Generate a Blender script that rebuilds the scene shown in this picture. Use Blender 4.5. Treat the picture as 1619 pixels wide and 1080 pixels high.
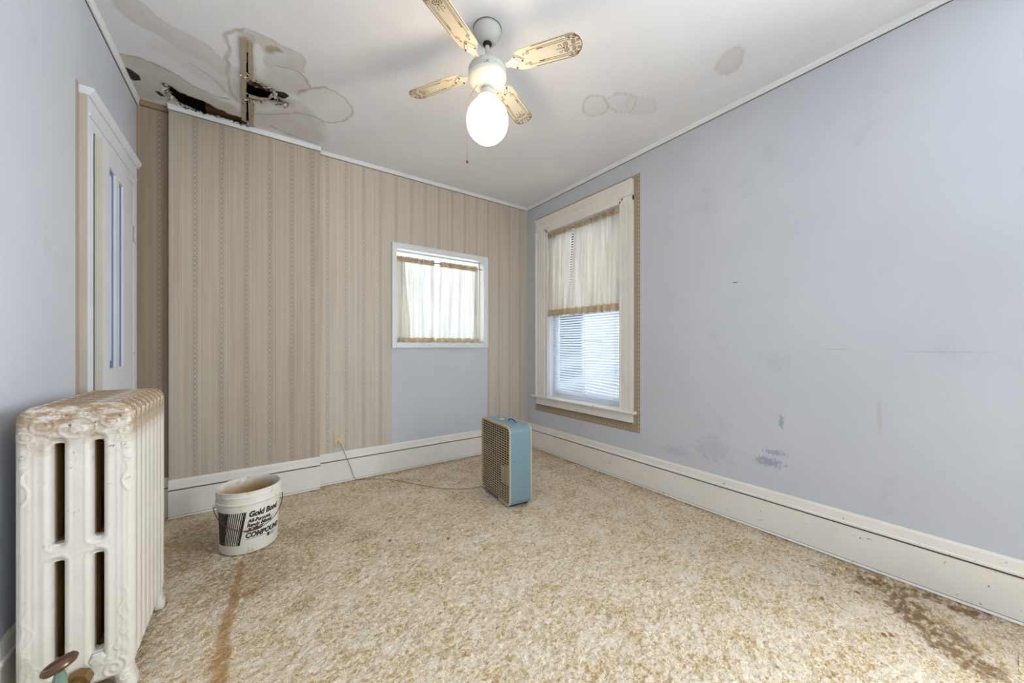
import bpy, bmesh, math, random
import numpy as np
from mathutils import Vector, Matrix
PI = math.pi
random.seed(7); np.random.seed(7)
for o in list(bpy.data.objects): bpy.data.objects.remove(o)
C = bpy.context.scene.collection

# ------------------------------------------------------------------ camera, world, lights, exposure
FPX = 569.7; YAW = math.radians(35.4); CAMH = 1.1
cd = bpy.data.cameras.new('camera'); cam = bpy.data.objects.new('camera', cd); C.objects.link(cam)
cam.location = (0, 0, CAMH); cam.rotation_euler = (PI/2, 0, -YAW)
cd.sensor_fit = 'HORIZONTAL'; cd.sensor_width = 36; cd.lens = 36*FPX/1619; cd.shift_y = 7.5/1619
cd.clip_start = .02
sc = bpy.context.scene; sc.camera = cam
sc.view_settings.view_transform = 'Standard'; sc.view_settings.look = 'None'
sc.view_settings.gamma = 1; sc.view_settings.use_curve_mapping = False
sc.view_settings.exposure = 0.17
w = bpy.data.worlds.new('sky'); sc.world = w; w.use_nodes = True
bg = w.node_tree.nodes['Background']; bg.inputs[0].default_value = (.84, .92, 1.0, 1); bg.inputs[1].default_value = 1.5
def area(name, loc, rot, sx, sy, power, col):
    l = bpy.data.lights.new(name, 'AREA'); l.shape = 'RECTANGLE'; l.size = sx; l.size_y = sy; l.energy = power; l.color = col
    o = bpy.data.objects.new(name, l); C.objects.link(o); o.location = loc; o.rotation_euler = rot; return o
DAY = (.86, .92, 1.0)
area('daylight_side_window', (3.1, 2.75, 1.6), (0, PI/2, 0), 2.6, 1.9, 66, (.91, .95, 1.0))       # facing -x
area('daylight_back_window', (1.65, 3.85, 1.75), (-PI/2, 0, 0), 1.9, 1.6, 27, DAY)      # facing -y
area('added_rear_daylight', (2.80, -.85, 1.5), (0, PI/2, 0), 1.5, 1.1, 145, (.83, .92, 1.0)) # facing -x; light added through an unseen, made-up window

# ------------------------------------------------------------------ node helper
def lin(c):
    return tuple((x/12.92 if x <= .04045 else ((x+.055)/1.055)**2.4) for x in [v/255 for v in c]) + (1,)
class NT:
    def __init__(s, name):
        s.m = bpy.data.materials.new(name); s.m.use_nodes = True; s.t = s.m.node_tree; s.t.nodes.clear()
        s.out = s.t.nodes.new('ShaderNodeOutputMaterial'); s._c = None
    def n(s, typ, **k):
        x = s.t.nodes.new(typ)
        for a, b in k.items(): setattr(x, a, b)
        return x
    def put(s, sock, v):
        if isinstance(v, bpy.types.NodeSocket): s.t.links.new(v, sock)
        elif v is not None: sock.default_value = v
    def m_(s, op, a, b=None, c=None, clamp=False):
        x = s.n('ShaderNodeMath', operation=op, use_clamp=clamp)
        s.put(x.inputs[0], a); s.put(x.inputs[1], b); s.put(x.inputs[2], c); return x.outputs[0]
    def coord(s):
        if s._c is None: s._c = s.n('ShaderNodeTexCoord').outputs['Object']
        return s._c
    def xyz(s):
        x = s.n('ShaderNodeSeparateXYZ'); s.put(x.inputs[0], s.coord()); return x.outputs
    def scaled(s, v, off=(0,0,0)):
        x = s.n('ShaderNodeMapping'); s.put(x.inputs[0], s.coord()); x.inputs['Scale'].default_value = v; x.inputs['Location'].default_value = off; return x.outputs[0]
    def noise(s, sc, det=3, rough=.55, vec=None, dist=0):
        x = s.n('ShaderNodeTexNoise'); s.put(x.inputs['Vector'], vec or s.coord()); x.inputs['Scale'].default_value = sc
        x.inputs['Detail'].default_value = det; x.inputs['Roughness'].default_value = rough; x.inputs['Distortion'].default_value = dist; return x.outputs[0]
    def ramp(s, f, stops, const=False):
        x = s.n('ShaderNodeValToRGB'); s.put(x.inputs[0], f); r = x.color_ramp
        if const: r.interpolation = 'CONSTANT'
        while len(r.elements) < len(stops): r.elements.new(.5)
        for e, (p, c) in zip(r.elements, stops): e.position = p; e.color = c
        return x.outputs[0]
    def rng(s, v, a, b, c=0, d=1):
        x = s.n('ShaderNodeMapRange'); x.interpolation_type = 'SMOOTHSTEP'; s.put(x.inputs[0], v)
        for i, q in enumerate((a, b, c, d)): x.inputs[i+1].default_value = q
        return x.outputs[0]
    def mix(s, f, a, b, mode='MIX'):
        x = s.n('ShaderNodeMix', data_type='RGBA', blend_type=mode); s.put(x.inputs[0], f); s.put(x.inputs[6], a); s.put(x.inputs[7], b); return x.outputs[2]
    def attr(s, name):
        x = s.n('ShaderNodeAttribute', attribute_name=name); y = s.n('ShaderNodeSeparateColor'); s.put(y.inputs[0], x.outputs['Color']); return y.outputs
    def bsdf(s, col, rough=.6, metal=0, bump=None, bs=.3, bd=.01, spec=None, **k):
        x = s.n('ShaderNodeBsdfPrincipled'); s.put(x.inputs['Base Color'], col); s.put(x.inputs['Roughness'], rough); x.inputs['Metallic'].default_value = metal
        if spec is not None: x.inputs['Specular IOR Level'].default_value = spec
        for a, b in k.items(): s.put(x.inputs[a.replace('_', ' ')], b)
        if bump is not None:
            b = s.n('ShaderNodeBump'); b.inputs['Strength'].default_value = bs; b.inputs['Distance'].default_value = bd; s.put(b.inputs['Height'], bump); s.put(x.inputs['Normal'], b.outputs[0])
        s.put(s.out.inputs[0], x.outputs[0]); return s.m
def simple(name, c, rough=.6, metal=0, var=.08, nsc=8, bump=0, dirt=None, dirt_amt=.5, dirt_sc=30, spec=None):
    n = NT(name); c = lin(c); d = tuple(q*(1-var) for q in c[:3])+(1,)
    col = n.mix(n.noise(nsc, 4), d, c)
    if dirt: col = n.mix(n.rng(n.noise(dirt_sc, 5, .65), .62-.1*dirt_amt, .72), col, lin(dirt))
    return n.bsdf(col, rough, metal, n.noise(nsc*12, 3) if bump else None, bump, .002, spec)

# ------------------------------------------------------------------ materials
def mat_paint(name, c, smudge=True):
    n = NT(name); base = lin(c); X = n.xyz()
    col = n.mix(n.rng(n.noise(1.3, 3), .35, .7), base, tuple(q*.94 for q in base[:3])+(1,))
    col = n.mix(n.m_('MULTIPLY', n.rng(n.noise(3.1, 5, .7), .56, .72), .25), col, lin((168, 170, 176)))
    if smudge:
        col = n.mix(n.m_('MULTIPLY', n.rng(n.noise(38, 6, .7), .705, .74), .5), col, lin((110, 112, 122)))
        def blob(y, z, ry, rz, c2, amt, nsc):
            nonlocal col
            a = n.m_('DIVIDE', n.m_('SUBTRACT', X[1], y), ry); b = n.m_('DIVIDE', n.m_('SUBTRACT', X[2], z), rz)
            r = n.m_('SQRT', n.m_('ADD', n.m_('MULTIPLY', a, a), n.m_('MULTIPLY', b, b)))
            k = n.m_('ADD', r, n.m_('MULTIPLY', n.m_('SUBTRACT', n.noise(nsc, 6, .8), .5), 3.4))
            col = n.mix(n.m_('MULTIPLY', n.rng(k, 1.0, .45), amt), col, lin(c2))
        blob(.863, .413, .085, .035, (112, 122, 160), .55, 60)
        blob(.83, .475, .07, .02, (110, 120, 155), .45, 70)
        blob(.80, .66, .015, .05, (110, 115, 140), .5, 60)
        blob(.396, .76, .012, .10, (188, 182, 176), .5, 20)
        blob(1.05, 1.506, .03, .004, (90, 85, 90), .8, 50)
        blob(.20, 1.075, .14, .003, (150, 154, 164), .4, 25)
        blob(.55, 1.085, .08, .003, (150, 154, 164), .35, 25)
        blob(1.18, .42, .14, .10, (168, 171, 180), .3, 22)
        blob(1.45, .34, .14, .04, (168, 171, 180), .3, 26)
    return n.bsdf(col, .5, 0, n.m_('ADD', n.noise(14, 4), n.m_('MULTIPLY', n.noise(160, 2), .35)), .12, .004, .35)
M = {}
M['blue'] = mat_paint('pale_blue_wall_paint', (204, 207, 213))
M['blue_left'] = mat_paint('pale_blue_wall_paint_left', (206, 210, 218), False)
def mat_paper(name, x0, c=(190, 178, 163), axis=0, P=.1365, dark=1.0):
    n = NT(name); X = n.xyz()
    t = n.m_('FRACT', n.m_('DIVIDE', n.m_('SUBTRACT', X[axis], x0-P*40.5), P))      # dots at t=.5
    L = lin(tuple(min(255, q+11) for q in c)); B = lin(c); D = lin(tuple(q-11 for q in c)); G = lin((c[0]-13, c[1]-13, c[2]-12))
    st = [(0, B), (.03, L), (.05, B), (.09, L), (.11, D), (.13, B), (.2, D), (.22, L), (.24, B), (.31, L), (.33, B), (.37, D), (.39, B), (.42, G), (.58, B), (.61, D), (.63, B), (.68, L), (.7, B), (.75, D), (.77, B), (.81, L), (.83, D), (.85, B), (.92, D), (.94, L), (.96, B)]
    col = n.ramp(t, st, True)
    dx = n.m_('MULTIPLY', n.m_('SUBTRACT', t, .5), P)
    q = .034
    v = n.m_('MULTIPLY', n.m_('SUBTRACT', n.m_('FRACT', n.m_('DIVIDE', X[2], q)), .5), q)
    v2 = n.m_('MULTIPLY', n.m_('SUBTRACT', n.m_('FRACT', n.m_('ADD', n.m_('DIVIDE', X[2], q), .5)), .5), q)
    def dot(u, w_, r):
        return n.rng(n.m_('ADD', n.m_('ABSOLUTE', u), n.m_('ABSOLUTE', w_)), r, r*.55)
    def dia(u, w_, a, b):   # diamond outline
        return n.rng(n.m_('ABSOLUTE', n.m_('SUBTRACT', n.m_('ADD', n.m_('MULTIPLY', n.m_('ABSOLUTE', u), a), n.m_('MULTIPLY', n.m_('ABSOLUTE', w_), b)), .011)), .003, .0012)
    col = n.mix(n.m_('MULTIPLY', dia(dx, v, 1.0, .7), .45), col, lin((c[0]-30, c[1]-30, c[2]-28)))
    col = n.mix(n.m_('MULTIPLY', dot(dx, v, .0062), .85), col, lin((c[0]+22, c[1]+24, c[2]+26)))
    col = n.mix(n.m_('MULTIPLY', dot(dx, v2, .005), .35), col, lin((c[0]-26, c[1]-26, c[2]-24)))
    stn = n.noise(1, 5, .65, n.scaled((30, 30, 1.0)))
    col = n.mix(n.m_('MULTIPLY', n.rng(stn, .46, .64), .28), col, lin((c[0]-40, c[1]-44, c[2]-48)))
    col = n.mix(n.m_('MULTIPLY', n.rng(n.noise(1, 3, .6, n.scaled((60, 60, 2.0))), .5, .7), .25), col, lin((c[0]+15, c[1]+12, c[2]+8)))
    col = n.mix(n.m_('MULTIPLY', n.rng(n.noise(55, 6, .7), .69, .73), .8), col, lin((95, 78, 62)))
    return n.bsdf(col, .62, 0, n.m_('ADD', n.noise(25, 4), n.noise(1, 3, .6, n.scaled((40, 40, 3)))), .12, .004, .3)
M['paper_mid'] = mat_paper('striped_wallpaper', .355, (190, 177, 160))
M['paper_right'] = mat_paper('striped_wallpaper_right_lit', .467, (206, 195, 180))  # same paper, lighter base colour carries the stronger light on this section
M['paper_recess'] = mat_paper('striped_wallpaper_recess_shaded', -.504, (160, 144, 124))  # same paper, shade of the recess put into a darker base colour
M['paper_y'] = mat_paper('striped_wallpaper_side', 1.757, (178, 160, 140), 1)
def mat_border(name, axis, s0):
    n = NT(name); X = n.xyz(); c = (172, 154, 133)
    other = 2 if axis == 1 else 1
    u = n.m_('SUBTRACT', X[other], s0); q = .034
    v = n.m_('MULTIPLY', n.m_('SUBTRACT', n.m_('FRACT', n.m_('DIVIDE', X[axis], q)), .5), q)
    col = n.mix(n.noise(8, 4), lin(c), lin((160, 140, 118)))
    rr = n.m_('ADD', n.m_('ABSOLUTE', u), n.m_('ABSOLUTE', v))
    col = n.mix(n.m_('MULTIPLY', n.rng(n.m_('ABSOLUTE', n.m_('SUBTRACT', rr, .012)), .003, .001), .5), col, lin((140, 120, 100)))
    col = n.mix(n.rng(rr, .007, .004), col, lin((222, 214, 202)))
    return n.bsdf(col, .65)
M['border_v'] = mat_border('wallpaper_strip_upright', 2, 1.757)
M['border_h'] = mat_border('wallpaper_strip_level', 1, .428)
def mat_wood_paint(name, c, chip=(120, 92, 62), amt=.0, rough=.38, sc=24, streak=True):
    n = NT(name); b = lin(c)
    col = n.mix(n.rng(n.noise(5, 4), .35, .7), b, tuple(q*.95 for q in b[:3])+(1,))
    col = n.mix(n.rng(n.noise(sc, 7, .72), .70-amt, .72-amt), col, lin(chip))
    return n.bsdf(col, rough, 0, n.noise(60, 4), .12, .002, .45)
M['trim'] = mat_wood_paint('cream_trim_paint', (238, 233, 224))
M['trim_chip'] = mat_wood_paint('cream_trim_paint_chipped', (238, 233, 224), amt=.045)
M['trim_white'] = mat_wood_paint('white_trim_paint', (236, 237, 239))
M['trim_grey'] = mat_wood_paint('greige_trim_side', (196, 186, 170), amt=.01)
M['crown'] = mat_wood_paint('white_crown_paint', (236, 237, 238))
M['crown_brown'] = mat_wood_paint('water_stained_crown', (150, 128, 98), (90, 60, 34), .12, .7, 12)
M['joint'] = simple('dark_joint', (104, 88, 70), .9)
M['door_white'] = mat_wood_paint('white_door_paint', (228, 231, 236))
M['door_blue'] = simple('grey_blue_door_panel_moulding', (104, 128, 158), .45)
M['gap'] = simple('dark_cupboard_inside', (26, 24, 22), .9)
M['plaster'] = simple('old_plaster', (150, 140, 122), .9, bump=.5)

def mat_ceiling():
    n = NT('stained_ceiling_paint'); a = n.attr('stain'); X = n.xyz()
    base = lin((239, 239, 241))
    col = n.mix(n.rng(n.noise(1.6, 3), .35, .7), base, lin((233, 233, 236)))
    nz = n.noise(9, 6, .7)
    col = n.mix(n.m_('MULTIPLY', a[0], n.rng(nz, .15, .75, .45, 1.0)), col, lin((188, 182, 168)))
    col = n.mix(n.m_('MULTIPLY', a[1], n.rng(n.noise(22, 4), .2, .7, .45, 1)), col, lin((166, 152, 130)))
    # peeling, flaked dirty patches where the wet zone is worst
    fl = n.noise(34, 8, .75, dist=.6)
    col = n.mix(n.m_('MULTIPLY', n.rng(fl, .60, .63), n.m_('MULTIPLY', a[0], .8)), col, lin((232, 232, 230)))
    col = n.mix(n.m_('MULTIPLY', n.rng(n.noise(48, 8, .75), .655, .675), n.m_('MULTIPLY', a[0], .9)), col, lin((92, 76, 56)))
    rings = n.m_('SINE', n.m_('MULTIPLY', n.noise(16, 2), 90))
    col = n.mix(n.rng(n.m_('ADD', a[2], n.m_('MULTIPLY', n.m_('SUBTRACT', n.noise(60, 4), .5), .5)), .4, .55), col, n.mix(n.rng(rings, .55, .8), lin((18, 18, 17)), lin((74, 74, 68))))
    h = n.m_('ADD', n.m_('MULTIPLY', n.noise(26, 5, .6, dist=2.5), 1.0), n.m_('MULTIPLY', n.m_('MULTIPLY', fl, a[0]), 1.5))
    return n.bsdf(col, .55, 0, h, .35, .005, .3)
M['ceiling'] = mat_ceiling()
M['lath'] = simple('old_brown_lath', (96, 62, 36), .85, var=.5, nsc=22, bump=.6)
M['attic_dark'] = simple('dark_wood_cavity', (38, 30, 22), .95, var=.4)  # dark brown wood tone for the space above the ceiling
M['batten'] = simple('dirty_painted_batten', (186, 172, 148), .8, var=.22, nsc=16, bump=.5, dirt=(110, 84, 56), dirt_amt=.6)

def mat_carpet():
    n = NT('mottled_shag_carpet'); a = n.attr('stain')
    warp = n.noise(90, 2)
    fine = n.noise(1, 3, .7, n.scaled((260, 190, 260)))
    mid = n.noise(1, 4, .72, n.scaled((48, 66, 48)), 1.0)
    big = n.noise(7, 4, .62)
    f = n.m_('ADD', n.m_('MULTIPLY', mid, .75), n.m_('MULTIPLY', big, .25))
    col = n.ramp(f, [(.37, lin((184, 148, 98))), (.44, lin((213, 185, 142))), (.50, lin((236, 216, 187))), (.58, lin((248, 235, 215)))])
    col = n.mix(n.m_('MULTIPLY', n.rng(fine, .5, .32), .4), col, lin((170, 144, 104)))
    col = n.mix(n.m_('MULTIPLY', n.rng(fine, .55, .75), .35), col, lin((246, 240, 226)))
    col = n.mix(n.m_('MULTIPLY', n.rng(n.m_('MULTIPLY', a[0], n.rng(mid, .25, .7, .55, 1.3)), .05, .9), .85), col, n.mix(.7, col, lin((178, 118, 40))))
    col = n.mix(n.m_('MULTIPLY', n.rng(n.m_('MULTIPLY', a[1], n.rng(mid, .3, .65, 1.35, .45)), .10, .85), .62), col, lin((164, 134, 92)))
    col = n.mix(n.m_('MULTIPLY', n.rng(n.m_('MULTIPLY', a[2], n.rng(n.noise(1, 4, .6, n.scaled((26, 40, 30))), .3, .65, .35, 1.3)), .2, .9), .8), col, lin((126, 90, 52)))
    h = n.m_('ADD', n.m_('MULTIPLY', fine, .6), n.m_('MULTIPLY', n.noise(1, 3, .7, n.scaled((100, 75, 100))), 1.0))
    return n.bsdf(col, .95, 0, h, .8, .012, .1)
M['carpet'] = mat_carpet()

def mat_radiator(bronze=True):
    n = NT('chipped_white_radiator_enamel' if bronze else 'radiator_enamel_outer'); X = n.xyz()
    col = n.mix(n.noise(9, 4), lin((226, 220, 208)), lin((212, 203, 190)))
    up = n.rng(n.m_('ADD', X[2], n.m_('MULTIPLY', n.m_('SUBTRACT', n.noise(12, 5), .5), .30)), .74, .92)      # soiled near the top
    col = n.mix(n.m_('MULTIPLY', n.rng(n.noise(1, 6, .7, n.scaled((22, 60, 60))), .34, .56), n.m_('MULTIPLY', up, .95)), col, lin((152, 118, 78)))
    col = n.mix(n.m_('MULTIPLY', n.rng(n.noise(45, 7, .75), .625, .645), n.rng(X[2], .55, .95, .25, 1)), col, lin((66, 44, 28)))
    if bronze:
        ax = n.m_('ABSOLUTE', X[0])
        k = n.m_('MULTIPLY', n.rng(ax, .100, .094), n.rng(X[2], .87, .86))
        col = n.mix(k, col, n.mix(n.noise(30, 3), lin((168, 122, 58)), lin((120, 84, 38))))
    return n.bsdf(col, .42, 0, n.m_('ADD', n.noise(45, 5, .7), n.m_('MULTIPLY', n.noise(160, 3), .3)), .35, .003, .5)
M['rad_end'] = mat_radiator(False)
M['rad'] = mat_radiator(True)
M['bronze'] = simple('bronze_painted_iron', (112, 82, 40), .45, .3, var=.3)
M['valve'] = simple('worn_brown_bakelite_handle', (116, 84, 62), .3, .5, var=.4, nsc=30, dirt=(170, 150, 120))
M['verdigris'] = simple('verdigris_brass', (140, 168, 146), .8, .2, var=.3, nsc=60, bump=1.0)
M['brass'] = simple('dull_brass', (150, 120, 76), .45, .7, dirt=(96, 70, 40))

def mat_bucket(inside=False):
    n = NT('bucket_plastic_inside' if inside else 'bucket_plastic'); X = n.xyz()
    col = n.mix(n.noise(12, 4), lin((240, 236, 226)), lin((228, 222, 208)))
    if inside: col = n.mix(n.rng(n.m_('ADD', X[2], n.m_('MULTIPLY', n.noise(9, 5), .12)), .40, .30), col, lin((180, 144, 90)))
    col = n.mix(n.m_('MULTIPLY', n.rng(n.noise(26, 6, .7), .55, .72), .55), col, lin((160, 138, 104)))
    col = n.mix(n.rng(n.noise(70, 6, .7), .70, .72), col, lin((84, 60, 40)))
    return n.bsdf(col, .45, 0, n.noise(40, 3), .1, .002, .4)
M['bucket'] = mat_bucket(); M['bucket_in'] = mat_bucket(True)
n = NT('worn_black_print'); M['ink'] = n.bsdf(n.mix(n.rng(n.noise(170, 4, .6), .60, .66), lin((34, 28, 26)), lin((205, 196, 180))), .5)
M['ring_ink'] = M['ink']
M['rust'] = simple('rusty_wire', (120, 78, 48), .7, .5, var=.4, nsc=40)
M['fan_blue'] = simple('blue_enamelled_steel', (126, 154, 163), .42, .0, var=.12, nsc=5, dirt=(70, 88, 92), dirt_amt=-.3, dirt_sc=40)
M['fan_blue_top'] = M['fan_blue']
M['grille'] = simple('cream_grille', (206, 192, 158), .5, var=.15, nsc=30, dirt=(120, 96, 60), dirt_amt=.3, dirt_sc=60)
M['fan_dark'] = simple('fan_interior', (74, 58, 40), .8)
M['dk_blue'] = simple('dark_blue_plastic', (50, 66, 96), .4)
M['label_blue'] = simple('blue_metal_badge', (78, 108, 136), .35, .3)
M['black'] = simple('black_rubber', (28, 28, 30), .7)
M['white_gloss'] = simple('white_fan_enamel', (222, 218, 208), .28, var=.05, spec=.5)
n = NT('aged_white_blade'); X = n.xyz()
M['blade'] = n.bsdf(n.mix(n.noise(6, 3), lin((222, 216, 200)), lin((214, 203, 178))), .4, 0, None, spec=.4)
M['scroll'] = simple('gold_brown_scrollwork', (112, 80, 36), .5, .1, var=.3, nsc=50)
M['screw'] = simple('tarnished_screw', (140, 98, 58), .45, .6)
M['canopy'] = simple('grimy_white_canopy', (206, 206, 198), .45, var=.15, nsc=20, dirt=(120, 110, 96), dirt_amt=.3)
n = NT('opal_globe_glass'); L_ = n.n('ShaderNodeLayerWeight'); L_.inputs[0].default_value = .5
em = n.n('ShaderNodeEmission'); em.inputs[0].default_value = (1, .78, .50, 1); em.inputs[1].default_value = 13
df = n.n('ShaderNodeBsdfPrincipled'); df.inputs['Base Color'].default_value = (.85, .82, .74, 1); df.inputs['Roughness'].default_value = .2
ad = n.n('ShaderNodeAddShader'); n.put(ad.inputs[0], em.outputs[0]); n.put(ad.inputs[1], df.outputs[0]); n.put(n.out.inputs[0], ad.outputs[0]); M['globe'] = n.m
GLOBE_EM = em
def mat_cloth(name, c, tr, weave=True, stain=None):
    n = NT(name); col = n.mix(n.noise(14, 4), lin(c), lin(tuple(q-10 for q in c)))
    X = n.xyz()
    if weave: col = n.mix(n.m_('MULTIPLY', n.rng(n.noise(1, 3, .7, n.scaled((20, 20, 420))), .45, .62), .22), col, lin(tuple(q-38 for q in c)))
    col = n.mix(n.m_('MULTIPLY', n.rng(n.noise(1, 3, .6, n.scaled((26, 26, 1.2))), .40, .60), .5), col, lin(tuple(q-44 for q in c)))   # fold shading put into the colour as darker streaks where cloth gathers
    if stain:
        col = n.mix(n.rng(n.noise(120, 5, .7), .66, .70), col, lin(stain))
    d = n.n('ShaderNodeBsdfDiffuse'); t = n.n('ShaderNodeBsdfTranslucent'); n.put(d.inputs[0], col); n.put(t.inputs[0], col)
    x = n.n('ShaderNodeMixShader'); x.inputs[0].default_value = tr; n.put(x.inputs[1], d.outputs[0]); n.put(x.inputs[2], t.outputs[0]); n.put(n.out.inputs[0], x.outputs[0]); return n.m
M['curtain'] = mat_cloth('cream_cafe_curtain', (245, 236, 222), .58)
M['cloth_dbl'] = mat_cloth('doubled_yellowed_dimmed_cloth', (232, 213, 182), .42)  # yellowed tone, also darkened for the light lost through two layers
M['curtain_b'] = mat_cloth('ivory_lace_curtain', (242, 238, 230), .55, True, (212, 204, 190))
n = NT('slat_vinyl'); d = n.n('ShaderNodeBsdfPrincipled'); d.inputs['Base Color'].default_value = lin((226, 232, 240)); d.inputs['Roughness'].default_value = .35
t = n.n('ShaderNodeBsdfTranslucent'); t.inputs[0].default_value = lin((206, 220, 240)); x = n.n('ShaderNodeMixShader'); x.inputs[0].default_value = .08
n.put(x.inputs[1], d.outputs[0]); n.put(x.inputs[2], t.outputs[0]); n.put(n.out.inputs[0], x.outputs[0]); M['slat'] = n.m
n = NT('window_glass'); tr = n.n('ShaderNodeBsdfTransparent'); gl = n.n('ShaderNodeBsdfGlossy'); gl.inputs['Roughness'].default_value = .03
tr.inputs[0].default_value = (.96, .98, .98, 1); fr = n.n('ShaderNodeFresnel'); fr.inputs[0].default_value = 1.45
x = n.n('ShaderNodeMixShader'); n.put(x.inputs[0], fr.outputs[0]); n.put(x.inputs[1], tr.outputs[0]); n.put(x.inputs[2], gl.outputs[0]); n.put(n.out.inputs[0], x.outputs[0]); M['glass'] = n.m
M['ivory'] = simple('ivory_plastic', (216, 200, 160), .35)
M['cord'] = simple('pale_cord', (196, 188, 172), .5)
M['cord_dk'] = simple('grey_cord', (120, 110, 96), .6)
M['metal'] = simple('painted_hinge', (196, 194, 192), .5, .3, dirt=(110, 96, 84), dirt_amt=.8, dirt_sc=120)
M['zinc'] = simple('grey_steel', (150, 152, 156), .4, .8)

# ------------------------------------------------------------------ mesh helper
class MB:
    def __init__(s): s.v = []; s.f = []; s.mi = []; s.mats = []
    def mat(s, m):
        if m not in s.mats: s.mats.append(m)
        return s.mats.index(m)
    def add(s, vs, fs, m):
        k = len(s.v); s.v += [tuple(q) for q in vs]; i = s.mat(m)
        for f in fs: s.f.append(tuple(k+j for j in f)); s.mi.append(i)
    def box(s, a, b, m, M_=None):
        (x0, y0, z0), (x1, y1, z1) = a, b
        vs = [Vector(p) for p in ((x0,y0,z0),(x1,y0,z0),(x1,y1,z0),(x0,y1,z0),(x0,y0,z1),(x1,y0,z1),(x1,y1,z1),(x0,y1,z1))]
        if M_: vs = [M_ @ p for p in vs]
        s.add(vs, [(0,3,2,1),(4,5,6,7),(0,1,5,4),(1,2,6,5),(2,3,7,6),(3,0,4,7)], m)
    def prism(s, poly, z0, z1, m, M_=None):   # poly in xy, extruded in z
        k = len(poly); vs = [Vector((x, y, z0)) for x, y in poly]+[Vector((x, y, z1)) for x, y in poly]
        if M_: vs = [M_ @ p for p in vs]
        s.add(vs, [tuple(range(k-1, -1, -1)), tuple(range(k, 2*k))]+[(i, (i+1) % k, (i+1) % k+k, i+k) for i in range(k)], m)
    def sweep(s, prof, p0, p1, up, out, m, ends=True):   # profile (o,u) points extruded straight from p0 to p1
        p0 = Vector(p0); p1 = Vector(p1); up = Vector(up); out = Vector(out); k = len(prof)
        vs = [p0+out*a+up*b for a, b in prof]+[p1+out*a+up*b for a, b in prof]
        fs = [(i, (i+1) % k, (i+1) % k+k, i+k) for i in range(k)]
        if ends: fs += [tuple(range(k-1, -1, -1)), tuple(range(k, 2*k))]
        s.add(vs, fs, m)
    def tube(s, pts, r, m, seg=8, closed=False, flat=None):
        pts = [Vector(p) for p in pts]; k = len(pts); vs = []; up = Vector((0, 0, 1))
        prev = None
        for i, p in enumerate(pts):
            if closed: t = pts[(i+1) % k]-pts[i-1]
            else: t = pts[min(i+1, k-1)]-pts[max(i-1, 0)]
            t.normalize()
            if prev is None: a = t.cross(up if abs(t.z) < .9 else Vector((1, 0, 0))).normalized()
            else: a = (prev-t*prev.dot(t)).normalized()
            prev = a; b = t.cross(a); rr = r[i] if isinstance(r, (list, tuple)) else r
            for j in range(seg):
                an = 2*PI*j/seg; vs.append(p+(a*math.cos(an)+b*math.sin(an))*rr)
        fs = []; n_ = k if closed else k-1
        for i in range(n_):
            for j in range(seg):
                a0 = i*seg+j; a1 = i*seg+(j+1) % seg; b0 = ((i+1) % k)*seg+j; b1 = ((i+1) % k)*seg+(j+1) % seg
                fs.append((a0, a1, b1, b0))
        if not closed: fs += [tuple(range(seg-1, -1, -1)), tuple(range((k-1)*seg, k*seg))]
        s.add(vs, fs, m)
    def lathe(s, prof, m, seg=48, c=(0, 0, 0), M_=None, cap=True):
        vs = []; k = len(prof)
        for r, z in prof:
            for j in range(seg):
                a = 2*PI*j/seg; p = Vector((c[0]+r*math.cos(a), c[1]+r*math.sin(a), c[2]+z)); vs.append(M_ @ p if M_ else p)
        fs = [(i*seg+j, i*seg+(j+1) % seg, (i+1)*seg+(j+1) % seg, (i+1)*seg+j) for i in range(k-1) for j in range(seg)]
        if cap:
            if prof[0][0] > 1e-5: fs.append(tuple(range(seg-1, -1, -1)))
            if prof[-1][0] > 1e-5: fs.append(tuple(range((k-1)*seg, k*seg)))
        s.add(vs, fs, m)
    def build(s, name, parent=None, smooth=None, bevel=0, loc=None):
        me = bpy.data.meshes.new(name); me.from_pydata(s.v, [], s.f)
        for m in s.mats: me.materials.append(m)
        me.polygons.foreach_set('material_index', s.mi)
        bm = bmesh.new(); bm.from_mesh(me); bmesh.ops.remove_doubles(bm, verts=bm.verts, dist=1e-6); bmesh.ops.recalc_face_normals(bm, faces=bm.faces); bm.to_mesh(me); bm.free()
        if smooth is not None:
            me.polygons.foreach_set('use_smooth', [True]*len(me.polygons)); me.set_sharp_from_angle(angle=math.radians(smooth))
        o = bpy.data.objects.new(name, me); C.objects.link(o)
        if parent: o.parent = parent
        if loc: o.location = loc
        if bevel:
            b = o.modifiers.new('bevel', 'BEVEL'); b.width = bevel; b.segments = 2; b.limit_method = 'ANGLE'; b.angle_limit = math.radians(40)
        return o
def struct(o): o['kind'] = 'structure'; return o
def tag(o, label, cat, group=None, kind=None):
    o['label'] = label; o['category'] = cat
    if group: o['group'] = group
    if kind: o['kind'] = kind
    return o
def thing(name, label, cat, loc=(0, 0, 0), rz=0, group=None):
    o = bpy.data.objects.new(name, None); C.objects.link(o); o.location = loc; o.rotation_euler = (0, 0, rz); o.empty_display_size = .1
    return tag(o, label, cat, group)

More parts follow.
